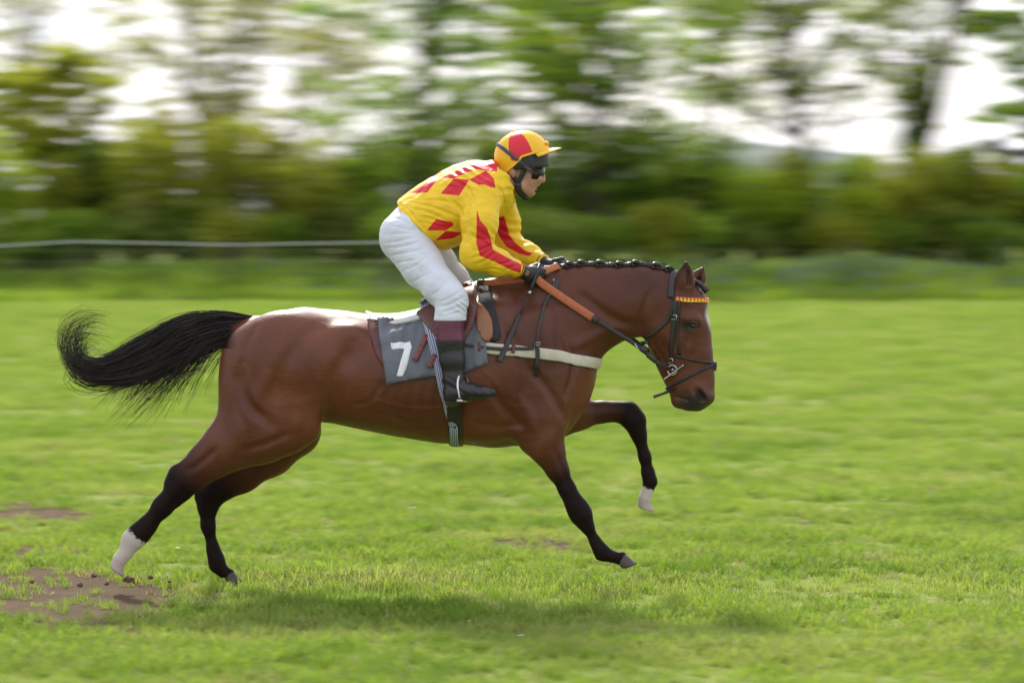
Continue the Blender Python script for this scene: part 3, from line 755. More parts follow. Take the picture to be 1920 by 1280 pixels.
# near fore leg, landing
yf = -.135
F.chain([st(1000, 740, 66, .095, yf), st(1008, 790, 52, .085, yf), st(1016, 822, 37, .068, yf), st(1031, 850, 26, .052, yf), st(1045, 880, 19, .042, yf), st(1064, 918, 14.5, .033, yf), st(1076, 941, 15, .035, yf), st(1085, 956, 18, .038, yf), st(1092, 969, 16, .034, yf), st(1096, 978, 12, .028, yf)], k=.03)
F.chain([st(1090, 966, 14, .031, yf), st(1102, 988, 10, .024, yf), st(1117, 1016, 9.5, .023, yf), st(1127, 1032, 12.5, .028, yf), st(1133, 1038, 13, .028, yf)], k=.025)
F.chain([st(1133, 1038, 12, .027, yf), st(1148, 1043, 10, .025, yf), st(1164, 1046, 13, .029, yf)], k=.015)
F.cone(st(1084, 972, 7, .016, yf), st(1090, 982, 5, .012, yf), k=.015)
F.cone(st(1124, 1040, 6, .012, yf), st(1121, 1045, 4, .008, yf), k=.012)
F.blob(at(1020, 828, yf - .05), .036, .03, .085, k=.03, rot=-.4)
# far fore leg, lifted and folded
yf = .135
F.chain([st(1010, 745, 62, .09, yf), st(1045, 778, 40, .07, yf), st(1085, 776, 28, .052, yf), st(1130, 772, 18.5, .038, yf), st(1155, 771, 16.5, .036, yf), st(1178, 775, 20, .039, yf), st(1191, 790, 18, .036, yf), st(1195, 803, 13, .030, yf)], k=.03)
F.chain([st(1188, 790, 16, .034, yf), st(1198, 816, 12.5, .027, yf), st(1209, 856, 10.5, .024, yf), st(1215, 886, 11, .025, yf), st(1219, 902, 13, .028, yf)], k=.025)
F.chain([st(1219, 902, 12.5, .027, yf), st(1214, 920, 10, .024, yf), st(1209, 933, 12.5, .028, yf)], k=.015)
# head, turned a little towards the camera
YAW = math.radians(17)
hp = at(1262, 566, 0)
h_fwd = np.array((math.cos(YAW), -math.sin(YAW), 0)); h_lat = np.array((math.sin(YAW), math.cos(YAW), 0))
def hd(px, py, side=0.0):
    """a point of the head: read in profile, then turned about the poll; side > 0 is the far cheek"""
    q = at(px, py, 0)
    return hp + h_fwd * (q[0] - hp[0]) + h_lat * side + np.array((0, 0, q[2] - hp[2]))
def hs(px, py, r, w, side=0.0):
    p = hd(px, py, side); return (p[0], p[1], p[2], r / 410.0, w)
HL = tuple(h_lat)
F.chain([hs(1262, 562, 40, .07), hs(1276, 572, 42, .09), hs(1268, 613, 57, .082), hs(1278, 654, 52, .07), hs(1289, 692, 44, .058), hs(1298, 722, 38, .054), hs(1302, 738, 30, .05)], k=.03, lat=HL)
F.chain([hs(1322, 722, 16, .046), hs(1325, 742, 14, .05), hs(1310, 754, 13, .04)], k=.02, lat=HL)       # nose and upper lip
F.chain([hs(1270, 735, 13, .038), hs(1274, 750, 14, .036), hs(1290, 757, 11, .03)], k=.015, lat=HL)    # lower lip and chin
F.chain([hs(1300, 570, 26, .062), hs(1314, 610, 14, .05), hs(1318, 660, 12, .04), hs(1322, 700, 12, .034)], k=.03, lat=HL)   # flat front of the face
for sd in (-1, 1):
    F.blob(hd(1306, 597, sd * .078), .036, .024, .026, k=.025)                                            # brow over the eye
    F.chain([hs(1304, 618, 9, .02, sd * .066), hs(1299, 650, 7, .016, sd * .062), hs(1294, 676, 5, .012, sd * .058)], k=.02, lat=HL)  # cheek bone
    F.blob(hd(1246, 622, sd * .06), .075, .03, .085, k=.03)                                               # jowl
    F.blob(hd(1318, 738, sd * .048), .032, .02, .034, k=.02)                                              # nostril wing
    e0 = hd(1272, 545, sd * .055)
F.cone((*hd(1308, 608, -.097), .012, .018), (*hd(1314, 612, -.094), .010, .014), k=.012, lat=HL, cut=True)
F.cone((*hd(1308, 608, .097), .012, .018), (*hd(1314, 612, .094), .010, .014), k=.012, lat=HL, cut=True)
for sd in (-1, 1):                                                                                         # nostrils, mouth, ears
    F.cone((*hd(1316, 732, sd * .072), .019, .024), (*hd(1325, 747, sd * .062), .015, .022), k=.010, lat=HL, cut=True)
    F.cone((*hd(1272, 742, sd * .05), .004, .014), (*hd(1296, 748, sd * .05), .004, .014), k=.008, lat=HL, cut=True)
    F.blob(hd(1247, 655, sd * .085), .03, .012, .05, k=.02, cut=True, rot=.5)
ear_n = [(1290, 548, 15, .026, -.05), (1291, 530, 16, .026, -.056), (1292, 512, 12, .019, -.06), (1293, 491, 3, .006, -.058)]
ear_f = [(1290, 548, 15, .026, .05), (1296, 532, 15, .026, .062), (1304, 520, 12, .019, .07), (1312, 504, 4, .008, .072)]
for e in (ear_n, ear_f):
    F.chain([hs(*q) for q in e], k=.02, lat=HL)
F.cone((*hd(1300, 532, -.076), .010, .012), (*hd(1298, 508, -.074), .005, .008), k=.01, lat=HL, cut=True)
F.cone((*hd(1304, 530, .05), .010, .016), (*hd(1310, 514, .056), .005, .010), k=.01, lat=HL, cut=True)
# muscle furrows and the lines that show under the coat
def furrow(pts, side, depth=.006, width=.03):
    """press a soft groove (depth > 0) or raise a soft ridge (depth < 0) along a line on the coat"""
    sp = [np.array(q) for q in spline(pts, 12)]; P = []
    for q in sp:
        h_ = F.hit(at(q[0], q[1], side * .46), (0, -side, 0))
        if h_ is not None: P.append(h_)
    P = np.array(P)
    if len(P) < 2: return
    R = 2.6 * width
    i0, i1 = F.box(P.min(0) - R, P.max(0) + R); X, Y, Z = F.sub(i0, i1)
    best = None
    for A, B in zip(P[:-1], P[1:]):
        D = B - A; L2 = D @ D + 1e-9
        t = np.clip(((X - A[0]) * D[0] + (Y - A[1]) * D[1] + (Z - A[2]) * D[2]) / L2, 0, 1)
        d2 = (X - A[0] - D[0] * t) ** 2 + (Y - A[1] - D[1] * t) ** 2 + (Z - A[2] - D[2] * t) ** 2
        best = d2 if best is None else np.minimum(best, d2)
    # fade at both ends
    fade = np.ones_like(best)
    for E in (P[0], P[-1]):
        fade *= 1 - .75 * np.exp(-((X - E[0]) ** 2 + (Y - E[1]) ** 2 + (Z - E[2]) ** 2) / (width * 1.5) ** 2)
    F.a[tuple(slice(a_, b_) for a_, b_ in zip(i0, i1))] += (1.35 * depth * fade * np.exp(-best / width ** 2)).astype(np.float32)
for sd in (-1, 1):
    furrow([(448, 690), (445, 730), (465, 770), (498, 798)], sd, .020, .022)
    furrow([(432, 700), (436, 760), (446, 800)], sd, .008, .014)
    furrow([(505, 690), (482, 740), (478, 780)], sd, -.008, .03)
    furrow([(660, 655), (630, 700), (622, 755), (600, 800)], sd, .024, .036)
    furrow([(655, 765), (688, 758), (712, 722)], sd, .007, .010)
    furrow([(655, 640), (690, 660), (700, 700)], sd, -.006, .03)
    furrow([(600, 610), (560, 640), (545, 700)], sd, .008, .03)
    furrow([(545, 815), (500, 835), (452, 850)], sd, .010, .016)
    furrow([(470, 620), (455, 650), (448, 690)], sd, .008, .016)
    furrow([(940, 600), (975, 660), (985, 720), (965, 780)], sd, .011, .026)
    furrow([(1000, 600), (1030, 650), (1040, 700)], sd, -.008, .035)
    furrow([(990, 690), (1025, 730), (1062, 790)], sd, .012, .018)
    furrow([(1062, 640), (1078, 690), (1066, 745)], sd, .012, .016)
    furrow([(960, 740), (990, 775), (1000, 820)], sd, -.007, .022)
    furrow([(925, 740), (950, 775), (985, 815)], sd, .012, .020)
    furrow([(1090, 555), (1150, 600), (1196, 616)], sd, .014, .020)
    furrow([(1060, 660), (1110, 640), (1170, 612)], sd, -.008, .022)
    furrow([(1000, 560), (1060, 570), (1120, 560)], sd, .006, .03)
    furrow([(880, 800), (940, 806), (985, 800)], sd, .007, .016)
    furrow([(1230, 545), (1216, 580), (1205, 625)], sd, .018, .015)
    furrow([(1296, 636), (1284, 662), (1276, 690)], sd, .006, .012)
    furrow([(1286, 640), (1278, 660), (1270, 676)], sd, -.004, .010)
    furrow([(1283, 584), (1290, 580), (1296, 582)], sd, .007, .010)
    furrow([(1225, 640), (1245, 670), (1262, 700)], sd, .006, .012)
    furrow([(560, 640), (520, 700), (515, 770)], sd, .008, .032)
    furrow([(555, 770), (545, 812), (510, 826)], sd, -.006, .025)
    furrow([(690, 775), (740, 792), (800, 806)], sd, .004, .012)
    furrow([(700, 755), (760, 770), (820, 770), (870, 760)], sd, -.004, .008)
    furrow([(905, 700), (930, 720), (945, 760), (990, 770)], sd, -.003, .006)
    furrow([(1000, 640), (1020, 670), (1012, 720), (1030, 770)], sd, -.003, .006)
    furrow([(334, 932), (300, 968), (268, 1004)] if sd < 0 else [(384, 960), (390, 1000), (400, 1045)], sd, .006, .008)
    furrow([(1092, 984), (1106, 1008), (1122, 1034)] if sd < 0 else [(1190, 815), (1202, 850), (1212, 892)], sd, .005, .007)
    furrow([(395, 850), (362, 878), (340, 890)] if sd < 0 else [(440, 890), (405, 905), (386, 912)], sd, .010, .012)
    furrow([(1040, 850), (1056, 890), (1072, 930)] if sd < 0 else [(1090, 778), (1120, 775), (1150, 774)], sd, .006, .010)
    for k in range(7):
        furrow([(725 + 24 * k, 720), (718 + 24 * k, 765), (722 + 24 * k, 795)], sd, .004, .013)
hv, hq = F.mesh(smooth=5)

# colour of the coat: black points on the legs, dark muzzle, white hind sock
def limb_param(v, pts, y0):
    """0 at the first point, 1 at the last one, for vertices near that limb"""
    P = [at(px, py, y0) for px, py in pts]
    seg = [np.linalg.norm(b - a) for a, b in zip(P[:-1], P[1:])]; tot = sum(seg)
    best = np.full(len(v), 9.0); par = np.zeros(len(v)); acc = 0
    for a, b, s_ in zip(P[:-1], P[1:], seg):
        d = b - a; t = np.clip((v - a) @ d / (s_ * s_), 0, 1)
        dist = np.linalg.norm(v - (a + t[:, None] * d), axis=1)
        m = dist < best; best[m] = dist[m]; par[m] = (acc + t[m] * s_) / tot; acc += s_
    return par, best
dark = np.zeros(len(hv)); white = np.full(len(hv), -1.0)
for pts, y0, s0, s1 in (([(490, 800), (424, 842), (348, 902), (306, 948), (250, 1014), (224, 1050)], -.145, .22, .50),
                        ([(540, 830), (450, 886), (396, 930), (390, 980), (408, 1060), (426, 1084)], .145, .12, .45),
                        ([(1012, 815), (1034, 868), (1083, 954), (1108, 1004), (1127, 1039), (1158, 1054)], -.135, .02, .34),
                        ([(1050, 778), (1130, 775), (1180, 782), (1208, 850), (1219, 903), (1209, 936)], .135, .12, .42)):
    par, dist = limb_param(hv, pts, y0)
    near = np.clip((.16 - dist) / .04, 0, 1) * (np.sign(hv[:, 1]) == np.sign(y0))
    dark = np.maximum(dark, near * np.clip((par - s0) / (s1 - s0), 0, 1))
ragged = .006 * np.sin(hv[:, 0] * 210 + hv[:, 1] * 160) + .005 * np.sin(hv[:, 2] * 330 + hv[:, 1] * 270)
par, dist = limb_param(hv, [(424, 842), (348, 902), (306, 948), (250, 1014), (224, 1050)], -.145)
white = np.maximum(white, np.clip((par + ragged - .805) / .02, -1, 1) * 1.0 - 3 * ((dist > .1) | (hv[:, 1] > 0)))
par, dist = limb_param(hv, [(1180, 782), (1208, 850), (1219, 903), (1209, 936)], .135)
white = np.maximum(white, np.clip((par + 1.5 * ragged - .86) / .03, -1, 1) - 3 * ((dist > .08) | (hv[:, 1] < 0)))
muz = np.clip(1 - np.linalg.norm((hv - hd(1308, 754)) / np.array((.14, .15, .105)), axis=1), 0, 1)
muz = np.maximum(muz, .9 * np.clip(1 - np.linalg.norm((hv - hd(1302, 610, -.085)) / np.array((.065, .05, .05)), axis=1), 0, 1))
cr = np.clip((hv[:, 2] - at(0, 524)[2]) / .02, 0, 1) * np.clip((hv[:, 0] - at(1040, 0)[0]) / .1, 0, 1) * np.clip((at(1262, 0)[0] - hv[:, 0]) / .05, 0, 1) * 0
dark = np.maximum(dark, cr)
nos = np.clip(1.25 - np.linalg.norm((hv - hd(1320, 740, -.056)) / np.array((.026, .034, .026)), axis=1), 0, 1)
dark = np.maximum(dark, np.clip(nos * 2, 0, 1))
star = np.clip(1.2 - np.linalg.norm((hv - hd(1326, 598, -.005)) / np.array((.05, .022, .045)), axis=1), -1, 1)
white = np.maximum(white, star)
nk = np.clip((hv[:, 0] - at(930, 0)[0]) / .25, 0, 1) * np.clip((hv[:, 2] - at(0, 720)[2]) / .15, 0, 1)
dark = np.maximum(dark, .26 * nk)  # darker neck: partly natural coat, partly its duller reflection painted in
earm = np.clip((hv[:, 2] - at(0, 520)[2]) / .05, 0, 1) * (hv[:, 0] > at(1262, 0)[0])
dark = np.maximum(dark, .85 * earm)
dark = np.maximum(dark, np.clip((at(452, 0)[0] - hv[:, 0]) / .05, 0, 1) * (hv[:, 2] > at(0, 650)[2]))

m, n, l, p = new_mat('bay_coat')
tc = n.new('ShaderNodeTexCoord')
n1 = n.new('ShaderNodeTexNoise'); n1.inputs['Scale'].default_value = 3.2; n1.inputs['Detail'].default_value = 5
n2 = n.new('ShaderNodeTexNoise'); n2.inputs['Scale'].default_value = 60; n2.inputs['Detail'].default_value = 6; n2.inputs['Roughness'].default_value = .7
mp = n.new('ShaderNodeMapping'); mp.inputs['Scale'].default_value = (.35, 1, 1.6); mp.inputs['Rotation'].default_value = (0, .3, 0)
l.new(tc.outputs['Object'], n1.inputs['Vector']); l.new(tc.outputs['Object'], mp.inputs['Vector']); l.new(mp.outputs[0], n2.inputs['Vector'])
rp = n.new('ShaderNodeValToRGB')
rp.color_ramp.elements[0].position = .3; rp.color_ramp.elements[0].color = (.084, .025, .012, 1)
rp.color_ramp.elements[1].position = .72; rp.color_ramp.elements[1].color = (.175, .053, .024, 1)
l.new(n1.outputs['Fac'], rp.inputs['Fac'])
mm = n.new('ShaderNodeMix'); mm.data_type = 'RGBA'; mm.blend_type = 'MULTIPLY'; mm.inputs['Factor'].default_value = .5
mr = n.new('ShaderNodeMapRange'); mr.inputs['From Min'].default_value = .3; mr.inputs['From Max'].default_value = .7; mr.inputs['To Min'].default_value = .7; mr.inputs['To Max'].default_value = 1.2
l.new(n2.outputs['Fac'], mr.inputs['Value']); l.new(rp.outputs[0], mm.inputs['A']); l.new(mr.outputs[0], mm.inputs['B'])
l.new(mm.outputs['Result'], p.inputs['Base Color'])
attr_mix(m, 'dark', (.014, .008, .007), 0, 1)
attr_mix(m, 'muzzle', (.038, .026, .024), .05, .6)
attr_mix(m, 'white', (.52, .46, .40), -.3, .6)
rr_ = n.new('ShaderNodeMapRange'); rr_.inputs['From Min'].default_value = .35; rr_.inputs['From Max'].default_value = .65; rr_.inputs['To Min'].default_value = .32; rr_.inputs['To Max'].default_value = .52
l.new(n2.outputs['Fac'], rr_.inputs['Value']); l.new(rr_.outputs[0], p.inputs['Roughness'])
sa_ = n.new('ShaderNodeAttribute'); sa_.attribute_name = 'dark'
sm_ = n.new('ShaderNodeMapRange'); sm_.inputs['To Min'].default_value = .34; sm_.inputs['To Max'].default_value = .07
l.new(sa_.outputs['Fac'], sm_.inputs['Value']); l.new(sm_.outputs[0], p.inputs['Specular IOR Level'])
bp = n.new('ShaderNodeBump'); bp.inputs['Strength'].default_value = .22; bp.inputs['Distance'].default_value = .006
n3 = n.new('ShaderNodeTexNoise'); n3.inputs['Scale'].default_value = 16; n3.inputs['Detail'].default_value = 7; n3.inputs['Roughness'].default_value = .62
l.new(mp.outputs[0], n3.inputs['Vector']); l.new(n3.outputs['Fac'], bp.inputs['Height']); n4 = n.new('ShaderNodeTexNoise'); n4.inputs['Scale'].default_value = 150; n4.inputs['Detail'].default_value = 3
mp4 = n.new('ShaderNodeMapping'); mp4.inputs['Scale'].default_value = (.12, 1, 1); mp4.inputs['Rotation'].default_value = (0, .45, 0); l.new(tc.outputs['Object'], mp4.inputs['Vector']); l.new(mp4.outputs[0], n4.inputs['Vector'])
bp2 = n.new('ShaderNodeBump'); bp2.inputs['Strength'].default_value = .28; bp2.inputs['Distance'].default_value = .004; l.new(n4.outputs['Fac'], bp2.inputs['Height']); l.new(bp.outputs[0], bp2.inputs['Normal'])
l.new(bp2.outputs[0], p.inputs['Normal'])

horse = empty('horse', at(800, 1090))
tag(horse, 'galloping bay racehorse with black tail and plaited mane', 'horse')
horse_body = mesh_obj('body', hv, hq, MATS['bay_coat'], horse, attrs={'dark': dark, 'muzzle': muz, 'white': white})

M_HAIR = pbr('black_hair', (.007, .005, .005), (.034, .021, .016), scale=8, rough=.42, stretch=(1, 1, 1))
M_HOOF = pbr('hoof_horn', (.045, .035, .030), (.09, .07, .06), scale=30, rough=.6, bump=.3)
M_HOOFW = pbr('pale_hoof_horn', (.45, .37, .32), (.34, .25, .21), scale=18, rough=.6, bump=.3)

def hoof(px, py, y, tx, ty, mat, s=1.0):
    """hoof whose coronet is centred at px,py; (tx,ty) is the way the pastern runs, in photo pixels"""
    c = Vector(at(px, py, y)); d = Vector((tx, 0, -ty)).normalized()       # down the pastern
    f = Vector((-d.z, 0, d.x)) if d.z < 0 else Vector((d.z, 0, -d.x))      # forward in the sagittal plane
    if f.x < 0 and abs(d.x) < .9: f = -f
    sd = Vector((0, 1, 0)); v = []; fs = []; N = 16
    for i, (t, fr, bk, w, sh) in enumerate(((-.012, .030, .030, .031, 0), (.0, .034, .034, .034, 0), (.022, .041, .036, .040, .006), (.045, .050, .038, .047, .014), (.056, .054, .038, .050, .020), (.058, .048, .034, .045, .020))):
        for k in range(N):
            a = 2 * math.pi * k / N
            ca = math.cos(a); q = (fr if ca > 0 else bk) * ca + sh
            v.append(c + d * (t * s) + f * (q * s) + sd * (math.sin(a) * w * s))
    for i in range(5):
        for k in range(N):
            k2 = (k + 1) % N
            fs.append((i * N + k, i * N + k2, (i + 1) * N + k2, (i + 1) * N + k))
    fs.append(tuple(range(N))[::-1]); fs.append(tuple(5 * N + k for k in range(N)))
    return mesh_obj('hoof', v, fs, mat, horse)
tag(hoof(224, 1049, -.145, -.62, .78, M_HOOFW, .85), 'pale hind hoof flipped up behind')
hoof(430, 1077, .145, .24, .97, M_HOOF, .82)
hoof(1166, 1045, -.135, .32, .95, M_HOOF, .82)
tag(hoof(1208, 934, .135, -.28, .95, M_HOOFW, .82), 'pale hoof of the lifted fore leg')

# eyes
M_LID = pbr('eyelid_skin', (.022, .013, .011), (.035, .02, .016), scale=60, rough=.5)
M_EYE = pbr('horse_eye', (.010, .006, .004), (.02, .010, .006), scale=40, rough=.08, coat=.6)
for sd in (-1, 1):
    c = Vector(hd(1309, 608, sd * .079)); v = []; fs = []
    for i in range(9):
        for k in range(14):
            th = math.pi * i / 8; ph = 2 * math.pi * k / 14
            v.append(c + Vector((math.sin(th) * math.cos(ph) * .017, math.sin(th) * math.sin(ph) * .015, math.cos(th) * .0125)))
    for i in range(8):
        for k in range(14):
            fs.append((i * 14 + k, (i + 1) * 14 + k, (i + 1) * 14 + (k + 1) % 14, i * 14 + (k + 1) % 14))
    ey = mesh_obj('eye', v, fs, M_EYE, horse)
    lid = MB(); arc = []
    for k in range(9):
        a = math.pi * (k / 8)
        arc.append(hd(1309 - math.cos(a) * 8.5, 608 - math.sin(a) * 6.2, sd * (.088 + .006 * math.sin(a))))
    lid.tube(arc, [.002, .004, .005, .006, .006, .006, .005, .004, .002], 8).build('eyelid', M_LID, ey)


# ------------------------------------------------------------------ mane and tail
def crest_top(px):
    p = at(px, 480, 0); h_ = F.hit(p, (0, 0, -1), .4)
    return h_ if h_ is not None else at(px, 520)
mb = MB(); cp = [crest_top(px) + np.array((0, 0, .006)) for px in range(1012, 1266, 6)]
mb.tube(cp, [.012 + .004 * math.sin(i * 1.05) ** 2 for i in range(len(cp))], 8)
for i in range(420):                                            # stray hairs standing off the crest
    px = random.uniform(1015, 1262); b = crest_top(px) + np.array((random.uniform(-.01, .01), random.uniform(-.012, .012), .010))
    L = random.uniform(.012, .042); d = np.array((random.uniform(-.8, .5), random.uniform(-.5, .5), 1.0)); d /= np.linalg.norm(d)
    c2 = b + d * L * .5; e = b + d * L + np.array((-.35 * L, 0, -.1 * L))
    mb.tube([b, c2, e], [.0008, .0006, .0002], 3, cap=False)
mane = mb.build('mane', M_HAIR, horse)
for px in (1042, 1066, 1088, 1123, 1159, 1190, 1228, 1253):
    c = crest_top(px) + np.array((0, -.004, .009 + random.uniform(-.002, .003))); mb = MB(); q_ = random.uniform(.62, .85)
    # a rolled plait: a fat knot with its folded strand beside it
    pts = [c + np.array((.032, 0, -.012)), c + np.array((.018, -.004, .004)), c + np.array((.0, -.006, .009)), c + np.array((-.012, -.012, .002)), c + np.array((-.006, -.02, -.012))]
    mb.tube(spline(pts, 14), [q_ * (.006 + .008 * math.sin(math.pi * min(1, i / 12)) + .0012 * (i % 2)) for i in range(14)], 8)
    mb.tube(spline([c + np.array((-.014, -.006, .004)), c + np.array((-.004, -.016, .010)), c + np.array((.008, -.014, .004))], 8), [q_ * w_ for w_ in (.004, .007, .009, .0095, .009, .008, .006, .003)], 8)
    mb.build('plait', M_HAIR, mane)
mb = MB()                                                        # plaited forelock between the ears
fl = [hd(1284, 528), hd(1300, 526), hd(1316, 534), hd(1328, 546)]
mb.tube(spline(fl, 14), [.010 + .004 * (i % 2) + (.004 if i > 10 else 0) for i in range(14)], 8)
mb.build('forelock', M_HAIR, horse)

TAIL = [(486, 611), (436, 613), (380, 622), (330, 643), (280, 668), (230, 688), (185, 696), (150, 684), (134, 655), (140, 622), (168, 606), (196, 616)]
tsp = spline(TAIL, 120); tt = np.gradient(tsp, axis=0); tt /= np.linalg.norm(tt, axis=1, keepdims=True); tnm = np.stack([-tt[:, 1], tt[:, 0]], 1)
tnm *= np.where(tnm[:, 1:2] > 0, 1, 1)                          # points to the underside first
def tail_width(i):
    return float(np.interp(i, [0, 14, 30, 48, 62, 76, 90, 104, 119], [16, 30, 40, 36, 24, 17, 20, 24, 22]))
mb = MB(); NS = 2300
for k in range(NS):
    o = rng.uniform(-1, 1); dy = rng.normal(0, .6)
    i0 = int(rng.uniform(0, 24)); low = rng.random() < .34
    i1 = int(np.clip(rng.normal(63, 13), 40, 112)) if not low else int(i0 + rng.uniform(18, 46))
    if k < 230: i1 = int(rng.uniform(104, 119))
    o2 = o + rng.normal(0, .22)
    wob = rng.normal(0, .07); ph = rng.uniform(0, 6.3)
    sgn = -1.0; lowx = rng.uniform(-10, 26); lowz = rng.uniform(20, 95)
    idx = np.linspace(i0, i1, 13); pts = []
    for q, i in enumerate(idx):
        f = q / 12
        c = np.array([np.interp(i, np.arange(120), tsp[:, 0]), np.interp(i, np.arange(120), tsp[:, 1])])
        nn = np.array([np.interp(i, np.arange(120), tnm[:, 0]), np.interp(i, np.arange(120), tnm[:, 1])])
        w = tail_width(i)
        oo = o * (1 - f) + o2 * f + wob * math.sin(ph + 4 * f)
        c = c + nn * sgn * w * -oo
        if low: c = c + np.array((lowx * f * f, lowz * f * f))
        elif i > 60: c = c + np.array((math.sin(ph) * 15, math.cos(ph * 1.7) * 13)) * min(1, (i - 60) / 40)
        spread = (.018 + .05 * f) * dy
        pts.append(at(c[0], c[1], spread))
    r0 = rng.uniform(.0011, .0021)
    mb.tube(pts, [r0 * (1 - .75 * (q / 12) ** 1.5) for q in range(13)], 3, cap=False)
core = [at(tsp[i, 0], tsp[i, 1], 0) for i in range(0, 40, 3)]
mb.tube(core, [.034 - .0022 * i for i in range(len(core))], 8)
for k in range(46):                                             # loose flying wisps
    i = int(rng.uniform(25, 100)); c = tsp[i]; a = rng.uniform(-.5, 2.6)
    L = rng.uniform(20, 70); d = np.array((math.cos(a) * -1, math.sin(a) * .8)); y = rng.normal(0, .04)
    pts = [at(*(c + d * L * f + np.array((-10 * f * f, 8 * math.sin(3 * f + i)))), y) for f in np.linspace(0, 1, 7)]
    mb.tube(pts, [.0012 * (1 - .8 * f) for f in np.linspace(0, 1, 7)], 3, cap=False)
mb.build('tail', M_HAIR, horse)

# ------------------------------------------------------------------ tack
M_DARK = pbr('dark_leather', (.018, .013, .013), (.030, .022, .022), scale=40, rough=.45, bump=.15)
M_BROWN = pbr('brown_leather', (.085, .022, .016), (.13, .036, .024), scale=14, rough=.32, rough2=.5, bump=.12)
M_TAN = pbr('tan_leather', (.22, .085, .035), (.30, .12, .055), scale=14, rough=.42, bump=.15)
M_BILLET = pbr('red_brown_leather', (.15, .035, .03), (.19, .05, .04), scale=25, rough=.45, bump=.15)
M_WHITE_LEATHER = pbr('white_leather', (.70, .69, .70), (.60, .58, .58), scale=10, rough=.30, bump=.08)
M_RUBBER = pbr('orange_rubber', (.42, .115, .045), (.50, .15, .06), scale=60, rough=.65, bump=.5, bscale=260)
M_STEEL = pbr('steel', (.62, .62, .64), (.50, .50, .52), scale=30, rough=.22, metal=1.0)
M_WEB = pbr('cream_webbing', (.52, .46, .36), (.62, .57, .47), scale=20, rough=.85, bump=.4, bscale=300)
M_BLACKPAD = pbr('black_neoprene', (.016, .015, .019), (.026, .024, .03), scale=30, rough=.8, bump=.2)
M_CLOTH = pbr('grey_number_cloth', (.105, .115, .135), (.145, .155, .180), scale=6, rough=.7, bump=.9, bscale=9, stretch=(1, 1, 1.8))
M_PRINT = pbr('white_print', (.82, .82, .84), (.74, .74, .76), scale=30, rough=.7)
CAM = np.array((0, -CAM_D, CAM_Z))
def near(px, py, lift=0.0):
    """where the line of sight first meets the horse's near side; lifted off the coat"""
    o = at(px, py, -.47); d = o - CAM; d /= np.linalg.norm(d)
    h_ = F.hit(o, d, .9)
    if h_ is None: h_ = at(px, py, -.1)
    g = F.grad(h_)[0]
    return h_ + g * lift, g
def near_path(pts, n, lift=.002, follow=True):
    sp = spline(pts, n); P = []; N = []
    for q in sp:
        p_, g = near(q[0], q[1], lift); P.append(p_); N.append(g)
    P = np.array(P)
    for _ in range(2): P[1:-1] = P[1:-1] * .5 + (P[:-2] + P[2:]) * .25
    return P, np.array(N)
def mirror(P, N):
    s = np.array((1, -1, 1)); return P * s, N * s

def drape(name, outline, mat, parent, lift, thick, step=7, relax=0, ridge=False, both=True, swell=None):
    """a sheet of cloth or leather laid over the horse's side; outline in photo pixels"""
    objs = []
    ol = [Vector(p) for p in outline]
    den = []
    for a, b in zip(ol, ol[1:] + ol[:1]):
        k = max(1, int((b - a).length / step))
        den += [a.lerp(b, i / k) for i in range(k)]
    x0 = min(p.x for p in ol); x1 = max(p.x for p in ol); y0 = min(p.y for p in ol); y1 = max(p.y for p in ol)
    pts = list(den); nb = len(den)
    def inside(x, y):
        c = False; j = nb - 1
        for i in range(nb):
            if (den[i].y > y) != (den[j].y > y) and x < (den[j].x - den[i].x) * (y - den[i].y) / (den[j].y - den[i].y) + den[i].x: c = not c
            j = i
        return c
    xs = np.arange(x0 + step * .5, x1, step); ys = np.arange(y0 + step * .5, y1, step)
    for x in xs:
        for y in ys:
            if inside(x, y) and min((p.x - x) ** 2 + (p.y - y) ** 2 for p in den) > (step * .55) ** 2:
                pts.append(Vector((x, y)))
    edges = [(i, (i + 1) % nb) for i in range(nb)]
    V2, E2, F2, *_ = geometry.delaunay_2d_cdt(pts, edges, [], 1, 1e-4)
    P = np.zeros((len(V2), 3)); N = np.zeros((len(V2), 3))
    for i, q in enumerate(V2):
        P[i], N[i] = near(q.x, q.y, lift)
    nbr = [[] for _ in V2]
    for a, b in E2: nbr[a].append(b); nbr[b].append(a)
    for _ in range(relax):
        for arr in (P, N):
            m_ = np.array([arr[nb_].mean(0) if nb_ else arr[i] for i, nb_ in enumerate(nbr)])
            arr[:, 1] = arr[:, 1] * .4 + m_[:, 1] * .6
    N /= np.linalg.norm(N, axis=1, keepdims=True)
    if swell: P += N * np.array([swell(q.x, q.y) for q in V2])[:, None]
    cnt = {}
    for f in F2:
        for a, b in zip(f, list(f[1:]) + [f[0]]): cnt[(a, b)] = cnt.get((a, b), 0) + 1
    for side in ((-1, 1) if both else (-1,)):
        Q, M = (P, N) if side < 0 else mirror(P, N)
        n = len(Q); v = np.vstack([Q, Q + M * thick])
        fs = [tuple(f) for f in F2] + [tuple(i + n for i in f[::-1]) for f in F2]
        fs += [(b, a, a + n, b + n) for (a, b) in cnt if (b, a) not in cnt]
        o = mesh_obj(name, v, fs, mat, parent)
        objs.append(o)
    return objs

def wrap_under(px_l, py_l, n=18, lift=.003):
    """points round the belly from the near side to the far side, below a photo pixel"""
    p0, g0 = near(px_l, py_l, lift); P = [p0]; N = [g0]
    c = np.array((p0[0], 0, p0[2] + .02))
    a0 = math.atan2(p0[2] - c[2], p0[1])
    for a in np.linspace(math.pi, 2 * math.pi, n):
        d = np.array((0, math.cos(a), math.sin(a)))
        h_ = F.hit(c + d * .46, -d, .46)
        if h_ is None: continue
        g = F.grad(h_)[0]; P.append(h_ + g * lift); N.append(g)
    return np.array(P), np.array(N)

